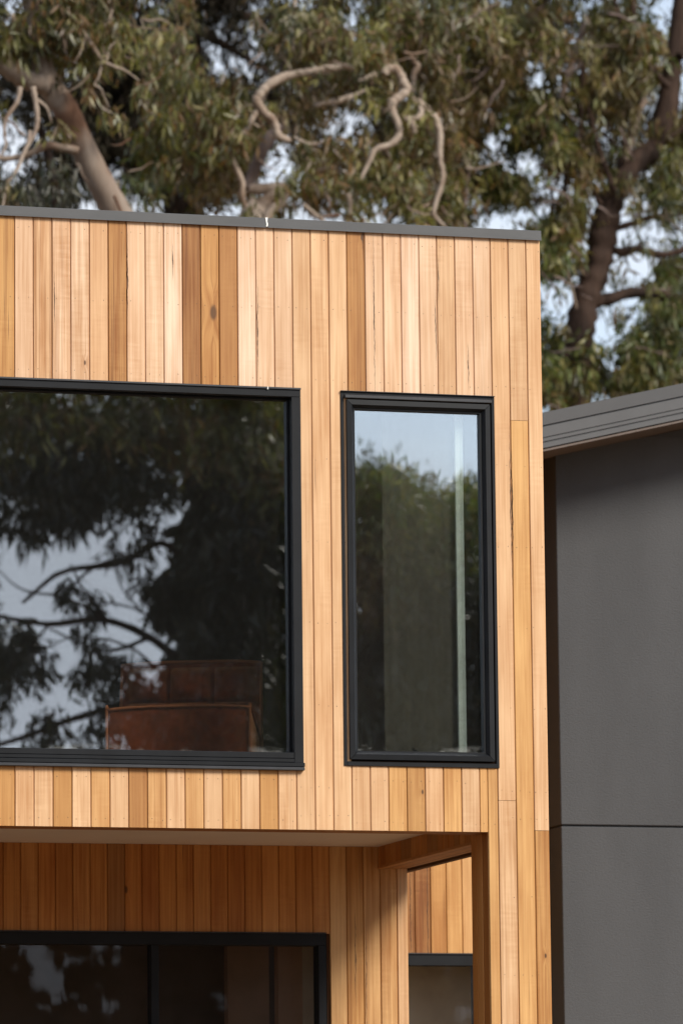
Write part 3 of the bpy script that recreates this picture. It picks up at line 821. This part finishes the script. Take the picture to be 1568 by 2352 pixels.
def wisps(name, box_, n, y, dy, pal, parent, mat='leaf', per=16):
    c = [(site(random.uniform(box_[0], box_[1]), random.uniform(box_[2], box_[3]), y+random.uniform(-dy, dy)), random.choice(pal), random.uniform(.06, .13)) for _ in range(n)]
    crown(name, c, M[mat], parent, per=per)
def sites(pts, y): return [site(u, v, y) for u, v in pts]

# --- leaning gum at the left
YT = 14.0; S = 1/290.0
t1 = empty('gum_tree', (site(620, 2000, YT).x, YT, 0), 'gum tree with a smooth leaning trunk above the left of the roof', 'tree', 'gum trees behind the houses')
gx = t1.location.x
tube('trunk', [(gx, YT, 0)]+sites([(500, 1150), (430, 850), (350, 660), (278, 508), (200, 360), (151, 252), (112, 192), (96, 140), (80, 40), (55, -90), (30, -260)], YT),
     [.26, .20, .16, .132, .120, .108, .106, .098, .086, .075, .06, .04], M['bark_gum'], t1, 16, 8, .02)
tube('limb', sites([(112, 196), (70, 185), (36, 168), (0, 140), (-60, 60), (-110, -60)], YT-.05), [.085, .08, .075, .07, .06, .04], M['bark_gum'], t1, 12)
tube('limb', sites([(180, 346), (137, 338), (110, 335), (72, 352), (36, 362), (0, 364), (-60, 350)], YT-.2), [.035, .032, .028, .026, .024, .022, .02], M['bark_gum'], t1, 8)
tube('limb', sites([(85, 270), (95, 300), (108, 345), (122, 400), (133, 480), (140, 560)], YT+.5), [.02, .026, .032, .036, .038, .04], M['bark_rough'], t1, 8)
TIPS1 = []
for pts, r in (([(47, 200), (40, 234), (14, 274), (11, 310), (14, 335), (0, 360), (-20, 380)], .020), ([(76, 200), (86, 259), (83, 299), (58, 346), (40, 389), (18, 425), (7, 475), (0, 520)], .022),
               ([(86, 230), (108, 248), (119, 281)], .017), ([(70, 300), (60, 345), (45, 372), (20, 420)], .012),
               ([(184, 50), (188, 70), (209, 97), (234, 137), (259, 151), (288, 162), (320, 185)], .020), ([(245, 140), (252, 110), (268, 95)], .012), ([(234, 140), (228, 175), (216, 194)], .010),
               ([(216, 194), (232, 204), (240, 222), (252, 250)], .009), ([(186, 62), (196, 84), (185, 120), (170, 145)], .012), ([(250, 0), (256, 30), (240, 60), (262, 40)], .010)):
    tube('branch', sites(pts, YT-.3), [r*(1-.75*i/(len(pts)-1)) for i in range(len(pts))], M['bark_pale'], t1, 7, 6, .1)
    TIPS1.append((site(pts[-1][0], pts[-1][1]+12, YT-.3), 'olive', .10)); TIPS1.append((site(pts[-1][0]+random.uniform(-25, 25), pts[-1][1]+20, YT-.2), 'brown', .12))
cl = blobs([(60, 60, 120, 80, 42, 'olive'), (170, 50, 110, 80, 42, 'olive'), (70, 140, 90, 50, 14, 'olive'), (245, 100, 40, 45, 9, 'olive'), (20, 430, 60, 60, 12, 'dark'), (130, 440, 60, 40, 8, 'dark'),
            (120, -120, 220, 110, 90, 'olive'), (-120, 60, 120, 260, 80, 'olive'), (140, 175, 50, 24, 8, 'olive'), (330, -110, 120, 70, 24, 'olive')], YT+.5, .9, holes=HOLES+TRUNK1)
crown('crown', cl, M['leaf'], t1)
crown('hanging_foliage', TIPS1, M['leaf'], t1, per=22)

# --- twisted gum over the middle of the roof
YT = 16.0
t2 = empty('gum_tree', (site(640, 2000, YT).x, YT, 0), 'gum tree with pale twisted limbs above the middle of the roof', 'tree', 'gum trees behind the houses')
gx = t2.location.x
tube('trunk', [(gx+.2, YT, 0), (gx+.1, YT, 4)]+sites([(585, 640), (592, 498), (610, 466), (634, 446), (655, 436), (640, 431), (600, 434), (570, 433)], YT), [.30, .25, .13, .075, .066, .06, .05, .048, .05, .045], M['bark_pale'], t2, 12, 6, .03)
tube('limb', sites([(655, 440), (645, 466), (625, 482), (608, 510)], YT-.1), [.04, .042, .04, .04], M['bark_pale'], t2, 9)
tube('limb', sites([(566, 434), (584, 388), (606, 340), (622, 314), (636, 300), (648, 290)], YT), [.046, .052, .055, .052, .045, .03], M['bark_grey'], t2, 10)
TIPS2 = []
def cro(pts): return [(501.8+x*.36, 62.7+y*.36) for x, y in pts]
for pts, rr in (([(870, 262), (800, 250), (740, 258), (650, 270), (560, 288), (480, 302), (420, 315), (330, 360), (280, 405), (250, 445), (242, 475), (290, 545), (345, 590), (365, 640), (380, 690), (430, 716), (460, 722)], (.026, .042, .036)),
                ([(300, 400), (290, 440), (270, 480), (240, 545), (205, 600), (185, 650), (130, 690), (90, 710)], (.018, .026, .016)),
                ([(1050, 300), (1080, 268), (1120, 262), (1155, 300), (1175, 350), (1200, 395), (1165, 435), (1120, 465), (1100, 500), (1105, 540), (1135, 600), (1150, 680), (1100, 745), (1000, 780), (965, 850), (930, 920), (900, 985)], (.040, .044, .020)),
                ([(1215, 445), (1240, 470), (1290, 490), (1330, 530), (1360, 560), (1380, 580), (1395, 625), (1410, 680), (1408, 760), (1412, 860), (1430, 930), (1420, 1010), (1390, 1100), (1370, 1190), (1400, 1230), (1450, 1280)], (.038, .030, .020)),
                ([(1180, 580), (1230, 582), (1270, 575), (1292, 545), (1280, 500)], (.022, .030, .026)), ([(1225, 600), (1245, 640), (1250, 690)], (.03, .032, .026)),
                ([(1220, 180), (1250, 225), (1270, 250), (1245, 300), (1240, 350), (1235, 420)], (.020, .030, .022)), ([(1180, 160), (1250, 170), (1330, 150)], (.014, .014, .01)),
                ([(80, 800), (95, 860), (125, 930), (150, 1000), (150, 1080), (175, 1150)], (.022, .028, .026)),
                ([(620, 500), (700, 480), (800, 460), (860, 440), (930, 400)], (.020, .034, .02)), ([(480, 700), (560, 740), (640, 740), (720, 700)], (.016, .014, .01)),
                ([(940, 475), (1020, 510), (1080, 535)], (.012, .014, .012)), ([(540, 1130), (600, 1180), (660, 1230), (700, 1290)], (.016, .018, .02)), ([(820, 1060), (840, 1120), (835, 1220)], (.02, .022, .024)),
                ([(1340, 1130), (1290, 1150), (1255, 1165)], (.014, .014, .01)), ([(1000, 300), (940, 330), (880, 345)], (.03, .026, .02))):
    q = sites(cro(pts), YT-.45+random.uniform(-.25, .15)); k = len(q)
    rad = [float(np.interp(i/(k-1), (0, .5, .9, 1), (rr[0], rr[1], rr[2], rr[2]*.55)))*.92 for i in range(k)]
    TIPS2.append((q[-1]+Vector((.03, -.05, -.05)), 'olive', .13))
    tube('limb', q, rad, M['bark_pale'], t2, 9, 5, .09)
cl = blobs([(385, 120, 55, 55, 14, 'olive'), (395, 60, 40, 40, 5, 'olive'), (440, 255, 120, 60, 44, 'olive'), (400, 320, 80, 50, 16, 'green'), (520, 270, 80, 70, 26, 'olive'), (360, 425, 70, 50, 9, 'green'), (480, 420, 100, 60, 22, 'brown'),
            (540, 350, 60, 70, 16, 'olive'), (730, 70, 100, 80, 36, 'olive'), (860, 70, 120, 80, 44, 'olive'), (720, 120, 80, 60, 16, 'brown'), (970, 130, 90, 90, 34, 'brown'), (700, 240, 110, 60, 24, 'brown'), (770, 350, 120, 70, 32, 'brown'), (870, 425, 110, 70, 34, 'olive'), (650, 360, 60, 80, 10, 'brown'),
            (720, 440, 60, 50, 10, 'brown'), (950, 330, 70, 90, 22, 'brown'), (990, 450, 60, 60, 18, 'olive'), (1050, 60, 80, 60, 24, 'olive'), (800, 170, 140, 50, 20, 'olive'),
            (800, -120, 330, 100, 100, 'olive'), (1000, 260, 60, 80, 14, 'brown'), (590, 470, 60, 30, 6, 'olive')], YT+1.2, .9, holes=HOLES)
crown('crown', cl+TIPS2, M['leaf'], t2)
cl = blobs([(640, 330, 60, 40, 2, 'brown'), (560, 230, 60, 50, 6, 'olive'), (800, 120, 90, 40, 5, 'olive'), (900, 430, 50, 40, 4, 'olive'), (760, 410, 80, 50, 6, 'olive'), (460, 230, 100, 60, 16, 'olive'), (520, 290, 60, 60, 8, 'olive'), (750, 230, 60, 30, 4, 'brown'), (740, 60, 120, 50, 10, 'olive')], YT-.7, .3, holes=HOLES+LIMB2)
crown('hanging_foliage', cl, M['leaf'], t2)
wisps('twig_foliage', (320, 1080, -20, 520), 90, YT+1.5, 1.2, ('olive', 'brown'), t2)

# --- rough dark gum at the right
YT = 17.5
t3 = empty('gum_tree', (site(1322, 2000, YT).x, YT, 0), 'gum tree with dark rough forked trunk at the right', 'tree', 'gum trees behind the houses')
gx = t3.location.x
tube('trunk', [(gx, YT, 0), (gx, YT, 4)]+sites([(1318, 940), (1325, 830), (1333, 754), (1345, 684), (1368, 625), (1382, 555), (1395, 490), (1412, 440), (1456, 375), (1500, 340), (1530, 250), (1545, 140), (1560, 48), (1570, -60), (1590, -200)], YT),
     [.30, .19, .145, .125, .12, .125, .125, .12, .115, .11, .105, .10, .095, .088, .082, .07, .04], M['bark_rough'], t3, 14, 5, .08)
for pts, r, mt in (([(1350, 700), (1380, 690), (1409, 684), (1450, 672), (1510, 676), (1568, 690), (1640, 690)], .062, 'bark_rough'), ([(1385, 560), (1420, 578), (1460, 572), (1520, 585), (1580, 570)], .042, 'bark_rough'),
                   ([(1392, 530), (1430, 520), (1490, 500), (1560, 490)], .034, 'bark_rough'), ([(1420, 430), (1430, 360), (1444, 319), (1470, 240), (1480, 190)], .055, 'bark_rough'),
                   ([(1480, 230), (1465, 260), (1450, 320), (1436, 370)], .030, 'bark_gum'), ([(1345, 640), (1310, 560), (1296, 470), (1300, 400)], .03, 'bark_rough'), ([(1535, 200), (1480, 140), (1430, 60), (1400, -30)], .03, 'bark_rough'), ([(1510, 330), (1560, 300), (1620, 260)], .035, 'bark_rough'), ([(1410, 440), (1370, 330), (1350, 250), (1300, 190)], .024, 'bark_rough'), ([(1452, -40), (1453, 30), (1456, 90), (1454, 150)], .026, 'bark_rough'),
                   ([(1350, 40), (1330, 90), (1310, 150), (1290, 220), (1278, 280), (1262, 340)], .040, 'bark_grey'), ([(1336, 150), (1310, 110), (1285, 90), (1240, 60)], .014, 'bark_grey'), ([(1330, 150), (1300, 165), (1260, 150)], .012, 'bark_grey'),
                   ([(1337, 150), (1334, 230), (1332, 320)], .022, 'bark_rough'), ([(1380, 470), (1350, 420), (1320, 380), (1290, 340)], .020, 'bark_rough'), ([(1330, 740), (1300, 620), (1270, 610), (1240, 625)], .014, 'bark_gum'),
                   ([(1070, 560), (1066, 480), (1075, 380), (1060, 300), (1080, 180)], .022, 'bark_grey'), ([(1260, 560), (1268, 480), (1262, 420)], .02, 'bark_rough'), ([(1450, 380), (1410, 330), (1370, 300)], .02, 'bark_rough'), ([(1560, 130), (1590, 100), (1640, 60)], .04, 'bark_rough')):
    q = sites(pts, YT+random.uniform(-.2, .2)); k = len(q)
    tube('limb', q, [r*(1-.35*i/(k-1)) for i in range(k)], M[mt], t3, 9, 5, .08)
cl = blobs([(1150, 70, 90, 70, 40, 'olive'), (1080, 230, 70, 100, 36, 'brown'), (1185, 290, 80, 90, 46, 'green'), (1060, 400, 60, 90, 34, 'olive'), (1180, 430, 90, 80, 46, 'green'), (1240, 220, 80, 80, 34, 'olive'), (1120, 150, 70, 60, 20, 'brown'), (1270, 330, 60, 70, 20, 'green'), (1240, 100, 60, 60, 14, 'olive'),
            (1400, 60, 90, 80, 34, 'olive'), (1390, 200, 80, 100, 34, 'brown'), (1490, 140, 60, 100, 22, 'olive'), (1550, 260, 40, 90, 14, 'olive'), (1530, 430, 50, 90, 26, 'green'), (1420, 400, 60, 50, 12, 'olive'), (1330, 360, 60, 60, 20, 'brown'), (1310, 500, 40, 60, 16, 'olive'), (1240, 520, 40, 40, 10, 'green'),
            (1270, 560, 30, 60, 10, 'green'), (1330, 600, 40, 50, 8, 'green'), (1280, 840, 50, 70, 26, 'green'), (1360, 870, 70, 50, 24, 'green'), (1480, 790, 80, 90, 50, 'green'), (1330, 900, 90, 40, 30, 'green'), (1530, 640, 50, 60, 14, 'green'), (1450, 880, 90, 50, 30, 'green'), (1540, 760, 50, 110, 30, 'green'), (1430, 650, 60, 30, 6, 'green'),
            (1350, 780, 40, 40, 8, 'green'), (1300, -120, 300, 110, 90, 'olive'), (1680, 300, 90, 300, 70, 'olive'), (1500, 980, 250, 60, 40, 'green'), (1255, 770, 20, 60, 6, 'green')], YT+.55, 1.0, rad=(.11, .22), holes=HOLES+TRUNK3)
crown('crown', cl, M['leaf'], t3, per=58)

wisps('twig_foliage', (1040, 1600, -20, 940), 200, YT+.6, 1.2, ('olive', 'green', 'brown'), t3)

def twigs(n_, box_, y, dy, parent, mat):
    lst = []
    for _ in range(n_):
        u, v = random.uniform(box_[0], box_[1]), random.uniform(box_[2], box_[3])
        a = random.uniform(-.6, 3.7); ln = random.uniform(30, 110)
        P = [(u, v)]
        for k in range(4):
            a += random.uniform(-.6, .6); u += math.cos(a)*ln/4; v += math.sin(a)*ln/4*.8; P.append((u, v))
        yy = y+random.uniform(-dy, dy); r = random.uniform(.006, .014)
        lst.append((sites(P, yy), [r, r*.9, r*.8, r*.6, r*.35]))
    tubes('twigs', lst, mat, parent, 5, 3)['kind'] = 'stuff'
twigs(42, (540, 1080, 40, 520), 15.9, .9, t2, M['bark_gum'])
twigs(16, (0, 330, 0, 480), 14.1, .7, t1, M['bark_gum'])
twigs(60, (1080, 1600, 0, 940), 17.4, 1.0, t3, M['bark_grey'])

# --- dark tree filling the gap behind
YT = 24.0
t4 = empty('evergreen_tree', (site(430, 2000, YT).x, YT, 0), 'dark shaded evergreen tree behind the leaning gum', 'tree')
gx = t4.location.x
tube('trunk', [(gx, YT, 0), (gx, YT, 6)]+sites([(420, 300), (430, 0), (440, -300)], YT), [.34, .3, .22, .16, .08], M['bark_rough'], t4, 10)
for pts in ([(430, 60), (500, 95), (560, 130), (640, 180)], [(425, 260), (330, 210), (250, 190)], [(440, -40), (540, 30), (640, 40)], [(425, 330), (520, 300), (600, 320)]):
    tube('limb', sites(pts, YT), [.07, .05, .035, .02], M['bark_rough'], t4, 7)
DH = [h for h in HOLES if h[0] < 640] + [(545, 95, 66, 54), (600, 60, 22, 18), (500, 40, 16, 12), (462, 70, 10, 9), (450, 160, 10, 10), (480, 185, 12, 9), (640, 120, 12, 10), (560, 215, 10, 9), (590, 20, 16, 12), (270, 370, 14, 14), (300, 420, 10, 14), (210, 420, 14, 14), (385, 25, 8, 8), (340, 30, 8, 7), (160, 400, 9, 9), (45, 420, 14, 12), (330, 500, 16, 16)]
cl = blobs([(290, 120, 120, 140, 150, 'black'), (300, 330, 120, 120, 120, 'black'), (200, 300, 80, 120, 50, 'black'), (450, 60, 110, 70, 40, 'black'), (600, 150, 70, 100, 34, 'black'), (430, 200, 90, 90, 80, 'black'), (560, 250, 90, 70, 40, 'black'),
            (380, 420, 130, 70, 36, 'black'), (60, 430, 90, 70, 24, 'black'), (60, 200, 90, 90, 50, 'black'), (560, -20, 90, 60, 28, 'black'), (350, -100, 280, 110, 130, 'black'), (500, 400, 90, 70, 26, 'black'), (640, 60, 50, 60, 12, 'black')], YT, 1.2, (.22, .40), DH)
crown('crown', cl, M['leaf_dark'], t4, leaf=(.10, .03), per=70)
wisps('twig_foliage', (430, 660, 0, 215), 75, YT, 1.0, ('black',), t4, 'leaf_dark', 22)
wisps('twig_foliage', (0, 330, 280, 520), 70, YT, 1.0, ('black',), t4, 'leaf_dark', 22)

# --- darker tree seen through the crowns at the right
YT = 26.0
t5 = empty('evergreen_tree', (site(1000, 2000, YT).x, YT, 0), 'dark tree glimpsed between the twisted gum and the forked gum', 'tree')
gx = t5.location.x
tube('trunk', [(gx, YT, 0), (gx, YT, 6)]+sites([(1000, 400), (1010, 100), (1000, -200)], YT), [.34, .3, .2, .14, .08], M['bark_rough'], t5, 10)
for pts in ([(1005, 250), (1120, 200), (1240, 160)], [(1005, 300), (900, 260), (800, 250)], [(1005, 100), (1200, 40), (1350, 60)]):
    tube('limb', sites(pts, YT), [.07, .045, .02], M['bark_rough'], t5, 7)
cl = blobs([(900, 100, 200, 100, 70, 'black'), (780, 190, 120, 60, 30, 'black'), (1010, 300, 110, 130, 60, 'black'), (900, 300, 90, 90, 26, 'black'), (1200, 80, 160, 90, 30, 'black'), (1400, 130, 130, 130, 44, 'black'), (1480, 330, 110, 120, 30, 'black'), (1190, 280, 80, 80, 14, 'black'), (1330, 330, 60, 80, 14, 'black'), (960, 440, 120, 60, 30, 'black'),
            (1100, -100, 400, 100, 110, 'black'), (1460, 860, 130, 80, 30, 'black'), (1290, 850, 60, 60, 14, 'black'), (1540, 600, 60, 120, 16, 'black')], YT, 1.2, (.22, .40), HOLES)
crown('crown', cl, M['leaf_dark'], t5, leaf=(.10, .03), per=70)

# --- front garden: what the windows mirror (stands on the street side of the house)
YM = 22.0
RH = [(100, 1560, 26, 60), (190, 1610, 22, 60), (35, 1640, 22, 60), (270, 1570, 30, 40), (300, 1210, 50, 40), (330, 1340, 70, 60), (330, 1250, 70, 80), (230, 1330, 130, 70), (80, 1330, 90, 90), (300, 1420, 110, 60), (130, 1480, 70, 50), (380, 1500, 60, 50), (40, 1200, 30, 60)]
t6 = empty('gum_tree', (site(560, 3500, YM).x, -YM, 0), 'spreading gum tree in the front garden mirrored in the big window', 'tree')
gx = t6.location.x
def msites(pts, y): return [mirrored(site(u, v, y)) for u, v in pts]
tube('trunk', [(gx, -YM, 0)]+msites([(575, 2400), (560, 2000), (540, 1750), (520, 1600), (500, 1450), (470, 1250), (480, 1050)], YM), [.3, .26, .22, .16, .13, .11, .08, .05], M['bark_rough'], t6, 10)
for pts, r in (([(520, 1610), (380, 1480), (250, 1420), (120, 1430), (0, 1410)], .05), ([(515, 1560), (360, 1600), (200, 1640), (60, 1690), (-40, 1720)], .05), ([(500, 1450), (400, 1250), (280, 1290), (150, 1310), (60, 1380)], .045),
               ([(330, 1275), (220, 1300), (130, 1400)], .025), ([(480, 1300), (560, 1200), (640, 1100)], .045), ([(250, 1420), (200, 1350), (170, 1290)], .02), ([(350, 1460), (250, 1490), (120, 1440)], .025), ([(430, 1520), (330, 1530), (200, 1570)], .022), ([(420, 1460), (330, 1400), (240, 1380), (150, 1400)], .016), ([(330, 1400), (280, 1330), (260, 1240)], .012), ([(250, 1420), (160, 1370), (60, 1350), (0, 1300)], .018), ([(400, 1560), (300, 1480), (180, 1460), (90, 1500)], .016), ([(120, 1430), (70, 1500), (40, 1590)], .014), ([(380, 1270), (340, 1200), (330, 1140)], .012)):
    tube('limb', msites(pts, YM), [r*(1-.6*i/(len(pts)-1)) for i in range(len(pts))], M['bark_rough'], t6, 7)
cl = blobs([(100, 960, 260, 90, 80, 'olive'), (420, 960, 240, 90, 80, 'olive'), (100, 1120, 160, 100, 60, 'dark'), (280, 1110, 140, 70, 36, 'dark'), (560, 1250, 110, 170, 150, 'dark'), (540, 1500, 120, 150, 130, 'dark'), (620, 1100, 90, 120, 60, 'olive'), (0, 1540, 90, 120, 40, 'dark'), (120, 1640, 160, 80, 40, 'dark'),
            (320, 1640, 140, 70, 40, 'dark'), (430, 1350, 60, 90, 18, 'dark'), (340, 1370, 120, 120, 14, 'dark'), (560, 1720, 180, 90, 80, 'dark'), (300, 760, 400, 110, 90, 'olive'), (-150, 1200, 130, 400, 90, 'dark'), (640, 900, 60, 80, 14, 'olive')], YM, 1.4, (.20, .36), RH, True) + blobs([(330, 1270, 90, 90, 5, 'dark'), (230, 1420, 130, 80, 4, 'dark'), (380, 1420, 60, 110, 9, 'dark'), (200, 1540, 160, 70, 10, 'dark'), (80, 1480, 90, 60, 4, 'dark'), (60, 1230, 70, 60, 4, 'dark')], YM, .6, (.12, .20), (), True)
crown('crown', cl, M['leaf'], t6, leaf=(.17, .034), per=52)
t7 = empty('garden_tree', (site(930, 3500, 20).x, -20, 0), 'rounded garden tree across the street mirrored in the narrow window', 'tree')
gx = t7.location.x
tube('trunk', [(gx, -20, 0)]+msites([(930, 2300), (935, 1800), (930, 1400)], 20), [.3, .25, .18, .08], M['bark_rough'], t7, 9)
for pts in ([(932, 1600), (880, 1350), (860, 1180)], [(932, 1550), (1000, 1350), (1030, 1250)]):
    tube('limb', msites(pts, 20), [.08, .05, .02], M['bark_rough'], t7, 7)
cl = blobs([(870, 1120, 70, 60, 40, 'green'), (920, 1180, 80, 70, 60, 'green'), (1000, 1250, 80, 80, 60, 'green'), (1080, 1180, 60, 70, 40, 'green'), (880, 1320, 110, 110, 90, 'brown'), (1030, 1400, 110, 110, 90, 'dark'), (900, 1520, 140, 110, 130, 'dark'), (1060, 1600, 130, 130, 120, 'dark'), (930, 1720, 160, 90, 110, 'dark'), (1230, 1450, 120, 260, 130, 'dark')], 20, 1.3, (.22, .36), (), True)
crown('crown', cl, M['leaf'], t7, per=70)
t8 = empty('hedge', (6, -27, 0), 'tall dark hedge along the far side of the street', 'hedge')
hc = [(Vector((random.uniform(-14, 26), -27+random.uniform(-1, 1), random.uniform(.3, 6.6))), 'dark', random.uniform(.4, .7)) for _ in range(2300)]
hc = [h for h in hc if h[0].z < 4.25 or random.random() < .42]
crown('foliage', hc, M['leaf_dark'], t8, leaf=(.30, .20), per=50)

# --- trees added out of view on the left, to block sky light from the porch
for x, y in ((-13.5, -5.5), (-17.0, -13.0)):
    t9 = empty('garden_tree', (x, y, 0), 'unseen tree added to block sky light left of the house, nearest its wall' if y > -8 else 'unseen tree added to block sky light left of the house, nearer the street', 'tree')
    tube('trunk', [(x, y, 0), (x+.1, y, 3), (x, y+.2, 6), (x+.1, y, 9)], [.4, .32, .24, .1], M['bark_rough'], t9, 10)
    for a in range(5):
        th = a*1.26
        tube('limb', [(x, y, 3.5+a*.6), (x+math.cos(th)*1.6, y+math.sin(th)*1.6, 5+a*.6), (x+math.cos(th)*2.8, y+math.sin(th)*2.8, 5.8+a*.6)], [.12, .08, .03], M['bark_rough'], t9, 7)
    hc = []
    for _ in range(520):
        d = Vector((random.gauss(0, 1), random.gauss(0, 1), random.gauss(0, 1))).normalized()*random.random()**.4
        hc.append((Vector((x+d.x*3.6, y+d.y*3.6, 6.2+d.z*4.4)), 'dark', random.uniform(.4, .75)))
    crown('crown', hc, M['leaf_dark'], t9, leaf=(.22, .09), per=40)

t10 = empty('evergreen_tree', (site(560, 3500, 27).x, -25.5, 0), 'dense dark evergreen across the street mirrored in the right half of the big window', 'tree')
gx = t10.location.x
tube('trunk', [(gx, -25.5, 0), (gx, -25.5, 4), (gx+.1, -25.5, 9)], [.35, .3, .1], M['bark_rough'], t10, 9)
for k in range(4):
    tube('limb', [(gx, -25.5, 3+k*1.3), (gx+(-1)**k*.5, -25.4, 3.6+k*1.3), (gx+(-1)**k*.9, -25.3, 4+k*1.3)], [.1, .07, .03], M['bark_rough'], t10, 7)
cl = blobs([(575, 1080, 95, 120, 120, 'dark'), (560, 1320, 110, 140, 170, 'dark'), (560, 1560, 110, 140, 170, 'dark'), (570, 1760, 130, 120, 120, 'dark'), (600, 950, 70, 70, 40, 'dark')], 25.5, 1.2, (.25, .42), (), True)
crown('crown', cl, M['leaf_dark'], t10, leaf=(.20, .10), per=50)
